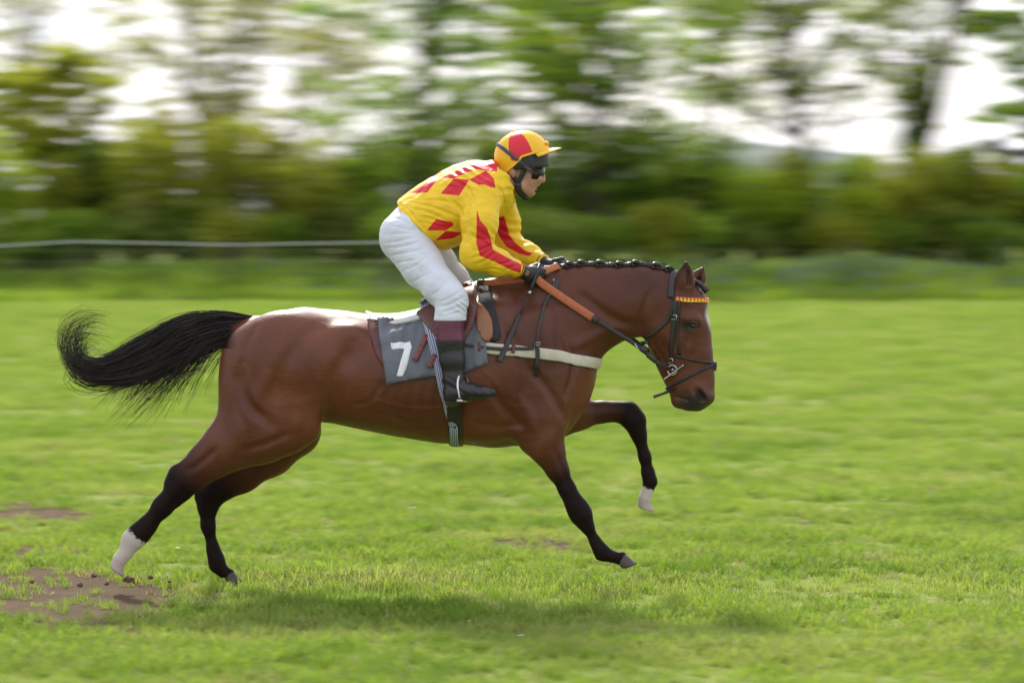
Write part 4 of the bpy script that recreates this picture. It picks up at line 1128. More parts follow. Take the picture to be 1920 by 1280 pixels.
# saddle
saddle = empty('saddle', at(800, 590)); tag(saddle, 'small racing saddle with white seat and brown leather flaps', 'saddle')
pad = drape('saddle_pad', [(688, 598), (760, 607), (830, 592), (900, 570), (905, 650), (800, 690), (728, 700), (706, 668), (693, 630)], M_BROWN, saddle, .002, .008, relax=2)
drape('wither_pad', [(899, 541), (921, 540), (929, 590), (939, 633), (928, 643), (921, 640), (905, 620), (897, 580)], M_BLACKPAD, saddle, .006, .010, relax=1)
drape('tan_pad', [(890, 570), (899, 574), (908, 580), (915, 590), (921, 605), (923, 620), (922, 634), (915, 643), (906, 641), (895, 620)], M_TAN, saddle, .018, .008, relax=1, step=5)
seat_st = [(686, 582, .035), (693, 584, .075), (706, 587, .12), (740, 587, .165), (770, 582, .17), (800, 574, .165), (840, 560, .14), (872, 549, .10), (888, 543, .06), (897, 546, .025)]
sp = spline(seat_st, 40); v = []; fs = []; NA = 15
for (px, py, hw) in sp:
    c = at(px, py)
    for side_ in (0, 1):
        for j in range(NA):
            u = -1 + 2 * j / (NA - 1)
            drop = .024 * abs(u) ** 2.4 + .010 * abs(u) ** 8
            v.append((c[0], u * hw, c[2] - drop - (.016 if side_ else 0)))
W2 = 2 * NA
for i in range(len(sp) - 1):
    for j in range(NA - 1):
        a = i * W2 + j
        fs.append((a, a + 1, a + 1 + W2, a + W2)); b = a + NA
        fs.append((b, b + W2, b + 1 + W2, b + 1))
    for j in (0, NA - 1):
        a = i * W2 + j; fs.append((a, a + W2, a + W2 + NA, a + NA) if j == 0 else (a, a + NA, a + W2 + NA, a + W2))
for i in (0, len(sp) - 1):
    for j in range(NA - 1):
        a = i * W2 + j; fs.append((a, a + NA, a + NA + 1, a + 1) if i == 0 else (a, a + 1, a + NA + 1, a + NA))
tag(mesh_obj('seat', v, fs, M_WHITE_LEATHER, saddle), 'white leather seat with upturned cantle')
flap_pts = [(786, 601), (804, 590), (850, 566), (872, 547), (886, 543), (896, 551), (899, 568), (897, 592), (889, 617), (874, 640), (850, 652), (822, 640), (806, 622), (790, 606)]
drape('flap', flap_pts, M_BROWN, saddle, .036, .010, relax=3, step=6, swell=lambda x, y: .022 * math.exp(-((x - 888) ** 2 + (y - 580) ** 2) / 900.))
for sgn in (-1, 1):                                               # brown underside panels of the seat
    mb = MB()
    pp = spline([(702, 601), (746, 603), (780, 596), (804, 588)], 16)
    P = [np.array((*at(q[0], q[1], -.15)[:1], sgn * .145, at(q[0], q[1], -.15)[2])) for q in pp]
    mb.tube(P, [.006 + .010 * math.sin(math.pi * i / 15) for i in range(16)], 8)
    mb.build('panel', M_BROWN, saddle)

# number cloth with its number
cloth = empty('number_cloth', at(815, 650)); tag(cloth, 'grey saddle cloth bearing a white number seven under the saddle', 'saddle cloth')
def folds(x, y):
    return .010 * (1 + math.sin((y - 600) * .16 + (x - 706) * .06)) * math.exp(-((x - 730) ** 2 / 2600. + (y - 625) ** 2 / 900.)) \
        + .004 * (1 + math.sin(x * .12 + y * .02)) * min(1, max(0, (y - 600) / 100)) + .003 * math.sin(x * .31 + 1.3 * math.sin(y * .05))
cl_pts = [(706, 603), (760, 607), (830, 598), (899, 582), (907, 620), (914, 681), (890, 690), (862, 702), (838, 703), (800, 707), (760, 713), (727, 719), (721, 690), (712, 640)]
drape('cloth', cl_pts, M_CLOTH, cloth, .015, .004, relax=3, step=6, swell=folds)
seven = [(733.5, 649), (771, 645.5), (774, 655), (763, 692), (757, 705.5), (745, 705.5), (760, 658), (735, 660.5)]
tag(drape('number', seven, M_PRINT, cloth, .0205, .0012, relax=3, step=4, both=False, swell=folds)[0], 'white number seven')

# billet straps hanging below the flap
for (a, b) in (((803, 634), (779, 679)), ((818, 668), (806, 690))):
    P, N = near_path([a, ((a[0] + b[0]) / 2, (a[1] + b[1]) / 2), b], 10, .030)
    mb = MB().ribbon(P, N, .026, .005); o = mb.build('billet', M_BILLET, saddle)
    for f in (.2, .45, .7):
        i = int(f * 9); g = N[i]; c = P[i] + g * .006
        MB().tube([c - g * .001, c + g * .0015], .0028, 8).build('punch_hole', M_DARK, o)

# striped surcingle and girth
m, n, l, p = new_mat('striped_webbing')
a = n.new('ShaderNodeAttribute'); a.attribute_name = 'u'
rp = n.new('ShaderNodeValToRGB'); rp.color_ramp.interpolation = 'CONSTANT'
W1 = (.44, .44, .50, 1); B1 = (.05, .075, .23, 1)
els = [(0, W1), (.14, B1), (.24, W1), (.38, B1), (.48, W1), (.62, B1), (.72, W1), (.84, B1), (.92, W1)]
rp.color_ramp.elements[0].color = W1; rp.color_ramp.elements[1].position = .14; rp.color_ramp.elements[1].color = B1
for pos, c in els[2:]:
    e = rp.color_ramp.elements.new(pos); e.color = c
l.new(a.outputs['Fac'], rp.inputs['Fac']); l.new(rp.outputs[0], p.inputs['Base Color']); p.inputs['Roughness'].default_value = .8
surc = empty('surcingle', at(820, 650)); tag(surc, 'blue striped grey surcingle running from saddle under the belly', 'girth strap')
P, N = near_path([(803, 572), (806, 590), (808, 613), (819, 666), (832, 734), (844, 770), (852, 800)], 40, .034)
Pu, Nu = wrap_under(852, 800, lift=.010)
lift_end = np.linspace(0, 1, 40) ** 3
P = P - N * (lift_end * .024)[:, None]
wd = list(np.interp(np.linspace(0, 1, 40), [0, .25, .6, 1], [.055, .05, .036, .036]))
Pm, Nm = mirror(P, N)
MB().ribbon(np.vstack([P, Pu[1:-1], Pm[::-1]]), np.vstack([N, Nu[1:-1], Nm[::-1]]), wd + [.036] * (len(Pu) - 2) + wd[::-1], .004).build('strap', MATS['striped_webbing'], surc)
girth = empty('girth', at(850, 800)); tag(girth, 'dark elastic girth round the belly behind the elbow', 'girth strap')
P, N = near_path([(848, 660), (850, 720), (852, 770), (854, 800)], 24, .026)
P = P - N * (np.linspace(0, 1, 24) ** 3 * .021)[:, None]
Pu, Nu = wrap_under(854, 800, lift=.005); Pm, Nm = mirror(P, N)
MB().ribbon(np.vstack([P, Pu[1:-1], Pm[::-1]]), np.vstack([N, Nu[1:-1], Nm[::-1]]), .064, .005).build('strap', M_DARK, girth)

# breast girth and neck strap
bg = empty('breast_girth', at(1000, 665)); tag(bg, 'cream webbing strap across the breast held by a thin neck strap', 'strap')
P, N = near_path([(893, 650), (940, 656), (1000, 661), (1045, 667), (1075, 675)], 40, .004)
z0 = P[-1][2]; Pf = []; Nf = []
for yy in np.linspace(P[-1][1] * .93, -P[-1][1] * .93, 15):
    zz = z0 - .022 * (1 - (yy / P[-1][1]) ** 2)
    h_ = F.hit(np.array((.62, yy, zz)), (-1, 0, 0), .6)
    if h_ is not None:
        g = F.grad(h_)[0]; Pf.append(h_ + g * .004); Nf.append(g)
Pm, Nm = mirror(P, N)
PP = np.vstack([P, Pf, Pm[::-1]]); NN = np.vstack([N, Nf, Nm[::-1]])
for _ in range(3): PP[1:-1] = PP[1:-1] * .5 + (PP[:-2] + PP[2:]) * .25
PP += NN * .004
MB().ribbon(PP, NN, [.050] * len(PP), .006).build('strap', M_WEB, bg)
P, N = near_path([(866, 648), (895, 651), (940, 655), (1000, 653)], 26, .018)
MB().ribbon(P, N, .016, .004).build('adjusting_strap', M_DARK, bg)
for q in ((898, 651), (958, 655)):
    P2, N2 = near_path([(q[0], q[1] - 8), q, (q[0], q[1] + 8)], 6, .020); MB().ribbon(P2, N2, .014, .006).build('keeper', M_BROWN, bg)
P, N = near_path([(1043, 528), (1036, 548), (1024, 562), (1014, 596), (1008, 632), (1006, 664), (1004, 706)], 34, .012)
MB().ribbon(P, N, list(np.interp(np.linspace(0, 1, 34), [0, .15, .25, 1], [.030, .028, .014, .014])), .004).build('neck_strap', M_DARK, bg)
P2, N2 = near_path([(1005, 643), (1006, 652), (1006, 668), (1005, 690)], 12, .019)
MB().ribbon(P2, N2, .019, .005).build('loop', M_DARK, bg)
c, g = near(1006, 645, .024); t1 = Vector((0, 0, 1)); s1 = Vector(g).cross(t1).normalized()
mb = MB(); ring = [Vector(c) + s1 * (.012 * sx) + t1 * (.006 * sz) for sx, sz in ((-1, -1), (1, -1), (1, 1), (-1, 1), (-1, -1))]
mb.tube(ring, .002, 6).build('buckle', M_STEEL, bg)

# bridle
bridle = empty('bridle', hd(1275, 640)); tag(bridle, 'dark leather bridle with red and yellow browband on the horse head', 'bridle')
def prof(px): return 1262 + (px - 1262 + 9.6) / .956
def cheek(pts, n, lift, sd):
    sp = spline([(prof(a_), b_) for a_, b_ in pts], n); P = []; N = []
    for q in sp:
        o = hd(q[0], q[1], sd * .3); h_ = F.hit(o, -h_lat * sd, .32)
        if h_ is None: h_ = hd(q[0], q[1], sd * .03)
        g = F.grad(h_)[0]
        if h_ is not None and g @ (h_lat * sd) < .15: g = h_lat * sd
        P.append(h_ + g * lift); N.append(g)
    P = np.array(P)
    for _ in range(2): P[1:-1] = P[1:-1] * .5 + (P[:-2] + P[2:]) * .25
    return P, np.array(N)
def head_loop(c, dx, dy, a0, a1, n, lift, rad=.3):
    """strap path round the head in the plane through profile pixel c spanned by profile direction (dx,dy) and the head's width"""
    ctr = hd(*c); u = h_fwd * dx + np.array((0, 0, -dy)); u /= np.linalg.norm(u); P = []; N = []
    for a_ in np.linspace(a0, a1, n):
        d = u * math.cos(a_) + h_lat * math.sin(a_)
        h_ = F.hit(ctr + d * rad, -d, rad)
        if h_ is None: continue
        g = F.grad(h_)[0]; P.append(h_ + g * lift); N.append(g)
    P = np.array(P)
    return P, np.array(N)
for sd in (-1, 1):
    P, N = cheek([(1266, 556), (1265, 588), (1260, 630), (1256, 662), (1257, 684)], 26, .003, sd)
    ck = MB().ribbon(P, N, .020, .005).build('cheekpiece', M_DARK, bridle)
    for i in (7, 22):
        c = Vector(P[i] + N[i] * .008); u = Vector(P[i + 1] - P[i - 1]).normalized(); s1 = u.cross(Vector(N[i])).normalized()
        MB().tube([c + s1 * (.011 * sx) + u * (.010 * sz) for sx, sz in ((-1, -1), (1, -1), (1, 1), (-1, 1), (-1, -1))], .0022, 6).build('buckle', M_STEEL, ck)
    P, N = cheek([(1273, 560), (1271, 590), (1269, 625), (1271, 664)], 22, .003, sd)
    MB().ribbon(P, N, .013, .004).build('noseband_hanger', M_DARK, bridle)
    P, N = cheek([(1264, 562), (1257, 588), (1246, 606), (1226, 623), (1212, 632)], 24, .003, sd)
    MB().ribbon(P, N, .016, .004).build('throatlatch', M_DARK, bridle)
P, N = head_loop((1267, 560), -.02, -1, -math.pi * .48, math.pi * .48, 34, .004)
MB().ribbon(P, N, .030, .006).build('headpiece', M_DARK, bridle)
P, N = head_loop((1280, 560), 1, .06, -math.pi * .52, math.pi * .52, 60, .005)
# browband with red and yellow teeth
bb = MB().ribbon(P, N, .021, .005).build('browband', pbr('red_browband', (.55, .035, .015), (.62, .05, .02), scale=30, rough=.5), bridle)
M_YB = pbr('yellow_browband', (.80, .55, .03), (.85, .6, .05), scale=30, rough=.5)
tri = MB(); acc = 0.0; cum = np.concatenate([[0], np.cumsum(np.linalg.norm(np.diff(P, axis=0), axis=1))])
pitch = .0165; kx = 0.0
while kx + pitch < cum[-1]:
    def onp(s_): return np.array([np.interp(s_, cum, P[:, i]) for i in range(3)]), np.array([np.interp(s_, cum, N[:, i]) for i in range(3)])
    (a_, na), (b_, nb_), (c_, nc_) = onp(kx), onp(kx + pitch), onp(kx + pitch / 2)
    up = np.array((0, 0, 1.0)); lo = -up * .0104; hi = up * .0098
    tri.add([a_ + na * .0066 + lo, b_ + nb_ * .0066 + lo, c_ + nc_ * .0066 + hi], [(0, 1, 2)]); kx += pitch
tt_ = tri.build('yellow_teeth', M_YB, bb, smooth=False); tt_['kind'] = 'stuff'
P, N = head_loop((1285, 668), 1, .20, -math.pi * .62, math.pi * .62, 44, .004)
MB().ribbon(P, N, .014, .004).build('upper_noseband', M_DARK, bridle)
P, N = head_loop((1300, 703), 1, -.52, -math.pi, math.pi, 60, .004)
MB().ribbon(P[:-1], N[:-1], .014, .004, closed=True).build('lower_noseband', M_DARK, bridle)
q0 = P[int(len(P) * .08)]; e0 = at(1225, 744, -.16)
s0, g0 = cheek([(1262, 727), (1256, 730)], 3, .006, -1)
MB().ribbon([s0[0], s0[-1] * .6 + e0 * .4, e0], [g0[0], np.array((0, -1, 0)), np.array((0, -1, 0))], .013, .004).build('strap_end', M_DARK, bridle)
h_ = F.hit(hd(1400, 685, 0), -h_fwd, .5); c = Vector(h_ + h_fwd * .008)
MB().tube([c + Vector(h_lat) * (.014 * math.cos(a_)) + Vector((0, 0, 1)) * (.018 * math.sin(a_)) for a_ in np.linspace(0, 2 * math.pi, 17)], .004, 8).build('nose_rosette', M_DARK, bridle)
bitp = []
for sd in (-1, 1):
    c0 = hd(prof(1258), 692, sd * .3); h_ = F.hit(c0, -h_lat * sd, .32)
    if h_ is None: h_ = hd(prof(1258), 692, sd * .04)
    c = Vector(h_ + h_lat * sd * .010)
    fx = Vector(h_fwd); uz = Vector((0, 0, 1)); mb = MB()
    mb.tube([c + fx * (.022 * math.cos(a_)) + uz * (.022 * math.sin(a_)) for a_ in np.linspace(0, 2 * math.pi, 25)], .0032, 8, cap=False)
    rb = mb.build('bit_ring', M_STEEL, bridle); bitp.append(c)
    dirv = (fx * 44 + uz * 32).normalized(); cc = c + Vector(h_lat) * (sd * .004) + fx * .008 - uz * .010
    MB().tube([cc - dirv * .058, cc - dirv * .055, cc - dirv * .05, cc, cc + dirv * .05, cc + dirv * .055, cc + dirv * .058], [.002, .0048, .0035, .0048, .0035, .0048, .002], 8).build('bit_cheek', M_STEEL, rb)
MB().tube([bitp[0], (bitp[0] + bitp[1]) / 2 + Vector((0, 0, .004)), bitp[1]], .006, 8).build('mouthpiece', M_STEEL, bridle)

# ------------------------------------------------------------------ the jockey
M_SKIN = pbr('skin', (.50, .27, .20), (.42, .205, .15), scale=25, rough=.5, sss=.12, bump=.05)
lips_mat = attr_mix(M_SKIN, 'lip', (.36, .11, .10), .1, .9)
person = empty('person', at(800, 560)); tag(person, 'jockey in yellow and red silks crouched in the stirrups of the horse', 'person')
Y = .0
TORSO = [st(762, 440, 44, .16), st(790, 415, 48, .145), st(826, 394, 51, .155), st(872, 370, 52, .175), st(905, 358, 48, .18), st(928, 350, 38, .15)]
NECK = [st(925, 345, 32, .08), st(945, 332, 24, .06), st(962, 322, 23, .056)]
ARM_N = [st(910, 366, 30, .065, -.16), st(900, 420, 25, .055, -.245), st(893, 476, 22, .045, -.262), st(933, 493, 19, .04, -.215), st(972, 506, 12.5, .029, -.145)]
ARM_F = [st(930, 372, 30, .065, .16), st(942, 420, 25, .055, .235), st(950, 462, 21, .045, .25), st(985, 480, 18, .04, .20), st(1018, 492, 12.5, .029, .13)]
LEG_N = [st(758, 447, 43, .10, -.085), st(794, 502, 34, .082, -.17), st(828, 540, 28, .066, -.275), st(848, 562, 23.5, .054, -.335), st(844, 600, 21, .047, -.355), st(848, 660, 19, .042, -.365), st(852, 715, 15, .034, -.37)]
LEG_F = [st(766, 446, 44, .10, .085), st(813, 490, 34, .082, .17), st(848, 527, 28, .066, .275), st(864, 548, 24, .054, .335), st(862, 590, 21, .047, .355), st(862, 650, 19, .042, .365), st(866, 700, 15, .034, .37)]
B = Field((-.66, -.46, .78), (.28, .46, 2.12), .0052)
def grow(ch, dr, dw): return [(q[0], q[1], q[2], q[3] + dr, q[4] + dw) for q in ch]
B.chain(NECK, k=.03)
for ch in (TORSO, ARM_N, ARM_F, LEG_N, LEG_F):
    B.chain(grow(ch, -.010, -.010), k=.03)
for a_ in (-1, 1):
    fx = at(905 if a_ < 0 else 918, 726, a_ * .37)
    B.cone((*at(852, 738, a_ * .37), .022, .024), (*at(895 if a_ < 0 else 909, 737, a_ * .373), .012, .018), k=.02)
    hx = at(1003, 517, -.10) if a_ < 0 else at(1045, 505, .09)
    w_ = (ARM_N if a_ < 0 else ARM_F)[-1]
    B.cone((w_[0], w_[1], w_[2], .019, .019), (*hx, .016, .016), k=.02)
# head
def js(px, py, r, w, y=0.0): return st(px, py, r, w, y)
B.cone(js(972, 290, 38, .074), js(984, 292, 37, .072), k=.02)
B.chain([js(988, 310, 31, .066), js(990, 330, 26, .058), js(987, 346, 17, .046), js(991, 358, 9.5, .030)], k=.03)
B.chain([js(966, 335, 20, .058), js(975, 350, 13, .054), js(988, 359, 9, .036)], k=.025)
B.chain([js(1012, 318, 4, .010), js(1016, 331, 4.2, .011), js(1018.5, 338.5, 4.2, .013)], k=.014)
for s_ in (-1, 1):
    B.blob(at(1013, 340, s_ * .012), .009, .007, .008, k=.008)
    B.blob(at(1004, 334, s_ * .040), .026, .016, .02, k=.02)
    B.chain([js(963, 316, 5, .006, s_ * .076), js(960, 322, 5.5, .007, s_ * .078), js(963, 331, 4, .006, s_ * .074)], k=.008)
    B.blob(at(1002, 319, s_ * .030), .016, .014, .012, k=.012, cut=True)
B.chain([js(1006, 348.5, 3.6, .020), js(1005, 349, 3.2, .024)], k=.008)
B.chain([js(1004.2, 355, 3.6, .018), js(1003.5, 355, 3.2, .022)], k=.008)
B.cone(js(1011, 351.7, 1.6, .020), js(1002, 352, 1.5, .018), k=.004, cut=True)
B.blob(at(997, 361, 0), .014, .018, .012, k=.014)
B.blob(at(1004, 358.6, 0), .008, .02, .0045, k=.008, cut=True)
bv, bq = B.mesh(smooth=2)
lp = np.clip(1.3 - np.linalg.norm((bv - at(1008, 352, 0)) / np.array((.020, .026, .015)), axis=1), 0, 1)
mesh_obj('body', bv, bq, M_SKIN, person, attrs={'lip': lp})
M_TOOTH = pbr('teeth', (.75, .72, .66), (.7, .66, .6), rough=.3)
MB().box(at(1003.5, 351.6, 0), (.007, .013, .0026)).build('teeth', M_TOOTH, person)

def cloth_folds(m, strength, scale, stretch, dist):
    """fine creases of thin stretched cloth"""
    n = m.node_tree.nodes; l = m.node_tree.links; p = n['Principled BSDF']
    tc = n.new('ShaderNodeTexCoord'); mp = n.new('ShaderNodeMapping'); mp.inputs['Scale'].default_value = stretch; mp.inputs['Rotation'].default_value = (.2, .5, .1)
    l.new(tc.outputs['Object'], mp.inputs['Vector'])
    w = n.new('ShaderNodeTexNoise'); w.inputs['Scale'].default_value = scale; w.inputs['Detail'].default_value = 4; w.inputs['Roughness'].default_value = .5; w.inputs['Distortion'].default_value = 1.4
    l.new(mp.outputs[0], w.inputs['Vector'])
    a = n.new('ShaderNodeMath'); a.operation = 'SUBTRACT'; a.inputs[1].default_value = .5; l.new(w.outputs['Fac'], a.inputs[0])
    b = n.new('ShaderNodeMath'); b.operation = 'ABSOLUTE'; l.new(a.outputs[0], b.inputs[0])
    c = n.new('ShaderNodeMapRange'); c.inputs['From Max'].default_value = .12; l.new(b.outputs[0], c.inputs['Value'])
    bp = n.new('ShaderNodeBump'); bp.inputs['Strength'].default_value = strength; bp.inputs['Distance'].default_value = dist; l.new(c.outputs[0], bp.inputs['Height'])
    l.new(bp.outputs[0], p.inputs['Normal']); return m
# silks: a loose shell over the torso and arms, with folds
def noise3(X, Y, Z, seed, f):
    r_ = np.random.default_rng(seed); s_ = 0
    for i in range(7):
        d = r_.normal(size=3); d /= np.linalg.norm(d); fr = f * r_.uniform(.6, 1.7)
        s_ = s_ + np.sin((X * d[0] + Y * d[1] + Z * d[2]) * fr + r_.uniform(0, 6.3))
    return s_ / 3.7
J = Field((-.62, -.36, 1.30), (.22, .36, 2.0), .0035)
J.chain(grow(TORSO[1:], .018, .016), k=.04)
J.chain([st(800, 425, 44, .16), st(838, 408, 52, .165), st(870, 392, 52, .175)], k=.05)
J.chain(grow([TORSO[0], TORSO[1]], .010, .010), k=.03)
J.chain(grow(NECK[:2], .008, .008), k=.03)
for ch in (ARM_N, ARM_F):
    J.chain(grow(ch[:4], .013, .013) + grow(ch[4:], .010, .010), k=.035)
X, Yg, Z = J.ax[0][:, None, None], J.ax[1][None, :, None], J.ax[2][None, None, :]
J.a += (.0045 * noise3(X, Yg, Z, 3, 34) + .0022 * noise3(X, Yg, Z, 5, 80)).astype(np.float32)
ripple = np.sin((X * .5 + Z * 1.0) * 150 + 2.2 * np.sin(X * 21 + Yg * 14)) * np.clip(noise3(X, Yg, Z, 9, 14), 0, 1)
J.a += (.0028 * ripple).astype(np.float32)
def fold(Fd, pts, depth, width):
    """press a fold into the near side of a garment along a line"""
    P = []
    for q in spline(pts, 9):
        o = at(q[0], q[1], -.47); d_ = o - CAM; d_ /= np.linalg.norm(d_)
        h_ = Fd.hit(o, d_, .75)
        if h_ is not None and (not P or np.linalg.norm(h_ - P[-1]) < .08): P.append(h_)
    if len(P) < 3: return
    P = np.array(P); R = 3 * width
    i0, i1 = Fd.box(P.min(0) - R, P.max(0) + R); X, Y_, Z = Fd.sub(i0, i1); best = None
    nP = len(P) - 1
    for i, (A, B_) in enumerate(zip(P[:-1], P[1:])):
        D = B_ - A; t = np.clip(((X - A[0]) * D[0] + (Y_ - A[1]) * D[1] + (Z - A[2]) * D[2]) / (D @ D + 1e-9), 0, 1)
        d2 = (X - A[0] - D[0] * t) ** 2 + (Y_ - A[1] - D[1] * t) ** 2 + (Z - A[2] - D[2] * t) ** 2
        g = math.sin(math.pi * (i + .7) / (nP + .6)) * np.exp(-d2 / width ** 2)      # deepest in the middle, running out at the ends
        best = g if best is None else np.maximum(best, g)
    Fd.a[tuple(slice(a_, b_) for a_, b_ in zip(i0, i1))] += (depth * best).astype(np.float32)
for pts_, dp, wd_ in (([(884, 368), (876, 400), (872, 440)], .014, .010), ([(884, 484), (905, 478), (922, 466)], .009, .007), ([(885, 470), (905, 468), (925, 458)], .008, .007), ([(890, 496), (908, 490), (924, 476)], .007, .006),
                      ([(770, 380), (810, 388), (860, 408)], .007, .006), ([(768, 390), (808, 400), (850, 420)], .007, .006), ([(780, 405), (815, 412), (850, 428)], .006, .006), ([(792, 376), (830, 376), (868, 392)], .006, .007),
                      ([(840, 372), (858, 386), (870, 408)], .007, .006), ([(800, 418), (825, 424), (862, 432)], .005, .006), ([(862, 342), (880, 358), (890, 384)], .007, .008), ([(905, 385), (902, 415), (903, 450)], .006, .006),
                      ([(918, 392), (918, 415), (914, 440)], .006, .006), ([(880, 430), (890, 445), (912, 450)], .005, .006), ([(928, 498), (945, 494), (960, 488)], .005, .005), ([(945, 508), (958, 502), (972, 496)], .005, .005),
                      ([(905, 506), (925, 504), (945, 510)], .005, .005), ([(925, 362), (932, 385), (934, 412)], .006, .007), ([(930, 345), (942, 362), (946, 385)], .006, .006), ([(757, 384), (775, 405), (798, 432)], .005, .005), ([(815, 350), (850, 350), (880, 358)], .004, .007)):
    fold(J, pts_, dp, wd_)
# hem of the silks at the waist, cuffs and neckline
h0 = at(775, 418); h1 = at(748, 372); h2 = at(822, 458)
hem_d = (h2 - h1); hem_d /= np.linalg.norm(hem_d); hem_n = np.array((hem_d[2], 0, -hem_d[0]))
if hem_n[0] > 0: hem_n = -hem_n
cutp = (X - h0[0]) * hem_n[0] + (Z - h0[2]) * hem_n[2] + .010 * np.sin(((X - h0[0]) * hem_d[0] + (Z - h0[2]) * hem_d[2]) * 30)
J.a = np.maximum(J.a, np.broadcast_to(cutp, J.a.shape).astype(np.float32))
for ch in (ARM_N, ARM_F):
    A_, B_ = np.array(ch[3][:3]), np.array(ch[4][:3]); d = (B_ - A_) / np.linalg.norm(B_ - A_); e = A_ + (B_ - A_) * .97
    c_ = (X - e[0]) * d[0] + (Yg - e[1]) * d[1] + (Z - e[2]) * d[2]
    m_ = np.sqrt((X - e[0]) ** 2 + (Yg - e[1]) ** 2 + (Z - e[2]) ** 2) < .12
    J.a = np.where(m_, np.maximum(J.a, c_), J.a).astype(np.float32)
e = at(944, 334); d = np.array((.80, 0, .45)); d /= np.linalg.norm(d)
c_ = (X - e[0]) * d[0] + (Z - e[2]) * d[2] + 0 * Yg
m_ = np.sqrt((X - e[0]) ** 2 + Yg ** 2 + (Z - e[2]) ** 2) < .12
J.a = np.where(m_, np.maximum(J.a, c_), J.a).astype(np.float32)
jv, jq = J.mesh(smooth=1)

def poly_sd(P2, poly):
    """signed distance (positive inside) of 2D points to a polygon"""
    poly = np.array(poly, float); d = np.full(len(P2), 1e9); ins = np.zeros(len(P2), bool)
    j = len(poly) - 1
    for i in range(len(poly)):
        a_, b_ = poly[i], poly[j]; e_ = b_ - a_
        t = np.clip(((P2 - a_) @ e_) / (e_ @ e_ + 1e-9), 0, 1)
        d = np.minimum(d, np.linalg.norm(P2 - (a_ + t[:, None] * e_), axis=1))
        c_ = ((poly[i, 1] > P2[:, 1]) != (poly[j, 1] > P2[:, 1])) & (P2[:, 0] < (b_[0] - a_[0]) * (P2[:, 1] - a_[1]) / (b_[1] - a_[1] + 1e-12) + a_[0])
        ins ^= c_; j = i
    return np.where(ins, d, -d)
# the print: red lozenges on the back and the lower body, red seams down the sleeves; the same on both sides
kk = (CAM_D - abs(jv[:, 1])) / FPX
side_px = np.stack([jv[:, 0] / kk + 960, (CAM_Z - jv[:, 2]) / kk + HORIZON], 1)
arm_d = {}
def seg_dist(v, ch):
    best = np.full(len(v), 9.0)
    for A_, B_ in zip(ch[:-1], ch[1:]):
        A_ = np.array(A_[:3]); B_ = np.array(B_[:3]); dd = B_ - A_
        t = np.clip((v - A_) @ dd / (dd @ dd), 0, 1)
        best = np.minimum(best, np.linalg.norm(v - (A_ + t[:, None] * dd), axis=1))
    return best
dN = seg_dist(jv, ARM_N[1:]); dF = seg_dist(jv, ARM_F[1:]); dT = seg_dist(jv, TORSO) - .125
on_n = (dN - .065 < dT) & (jv[:, 1] < -.12); on_f = (dF - .065 < dT) & (jv[:, 1] > .12)
body_polys = [[(769, 363), (800, 342), (822, 334), (801, 361)],
              [(826, 363), (851, 335), (880, 337), (861, 367)],
              [(826, 333), (866, 316), (892, 317), (850, 335)],
              [(880, 337), (911, 320), (926, 335), (929, 352), (904, 350)],
              [(866, 316), (905, 301), (932, 300), (932, 322), (911, 320), (892, 317)],
              [(800, 432), (818, 411), (857, 418), (836, 432)],
              [(816, 451), (836, 433), (868, 436), (850, 447)],
              [(857, 418), (870, 405), (876, 420), (866, 421)],
              [(930, 361), (940, 370), (936, 384), (934, 380)],
              [(770, 340), (790, 330), (830, 322), (810, 334)]]
red = np.full(len(jv), -1e3)
for pl in body_polys: red = np.maximum(red, poly_sd(side_px, pl))
sl_n = [(894, 392), (900, 413), (913, 427), (921, 450), (924, 468), (950, 482), (978, 496), (976, 512), (958, 506), (926, 490), (900, 480), (893, 455)]
sl_f = [(926, 418), (944, 400), (955, 440), (966, 455), (985, 470), (1015, 480), (1006, 484), (975, 476), (950, 463), (937, 445)]
kkf = (CAM_D + jv[:, 1]) / FPX
fp = np.stack([jv[:, 0] / kkf + 960, (CAM_Z - jv[:, 2]) / kkf + HORIZON], 1)
red = np.where(on_n, poly_sd(fp, sl_n), red)
red = np.where(on_f, poly_sd(fp, sl_f), red)
m = pbr('racing_silk', (.86, .56, .018), (.80, .50, .014), scale=6, rough=.48, bump=.25, bscale=30, stretch=(1, 1, .5), spec=.35)
attr_mix(m, 'red', (.62, .012, .025), -.25, .25)
cloth_folds(m, .17, 6, (.8, 1, 2.4), .02)
silk = mesh_obj('jersey', jv, jq, m, person, attrs={'red': red})
tag(silk, 'yellow silk jersey with red lozenges and red sleeve seams')
# cuffs and collar
M_YEL = pbr('yellow_cuff', (.86, .56, .02), (.80, .50, .016), scale=20, rough=.55)
M_WHITEC = pbr('white_cotton', (.74, .73, .72), (.66, .65, .66), scale=20, rough=.8, bump=.2)
for ch in (ARM_N, ARM_F):
    A_, B_ = np.array(ch[3][:3]), np.array(ch[4][:3])
    P = [A_ + (B_ - A_) * f for f in (.93, .96, .99, 1.02, 1.04)]
    MB().tube(P, [.036, .040, .040, .040, .035], 18).build('cuff', M_YEL, person)
    P = [A_ + (B_ - A_) * f for f in (.955, .985)]
    MB().tube(P, [.0425, .0425], 18).build('cuff_band', M_DARK, person)
P = [np.array(at(936, 342)), np.array(at(944, 337)), np.array(at(950, 333)), np.array(at(953, 331))]
mb = MB(); cd = np.array((.93, 0, .36)); 
ringv = []; N_ = 24
for i, (px, py, r_, w_) in enumerate(((934, 345, 34, .080), (944, 342, 31, .073), (950, 339, 29.5, .070), (951, 339, 28, .067))):
    c = at(px, py)
    for k in range(N_):
        a_ = 2 * math.pi * k / N_
        ringv.append(c + np.array((-.38, 0, .925)) * (math.cos(a_) * r_ / 410) + np.array((0, 1, 0)) * (math.sin(a_) * w_))
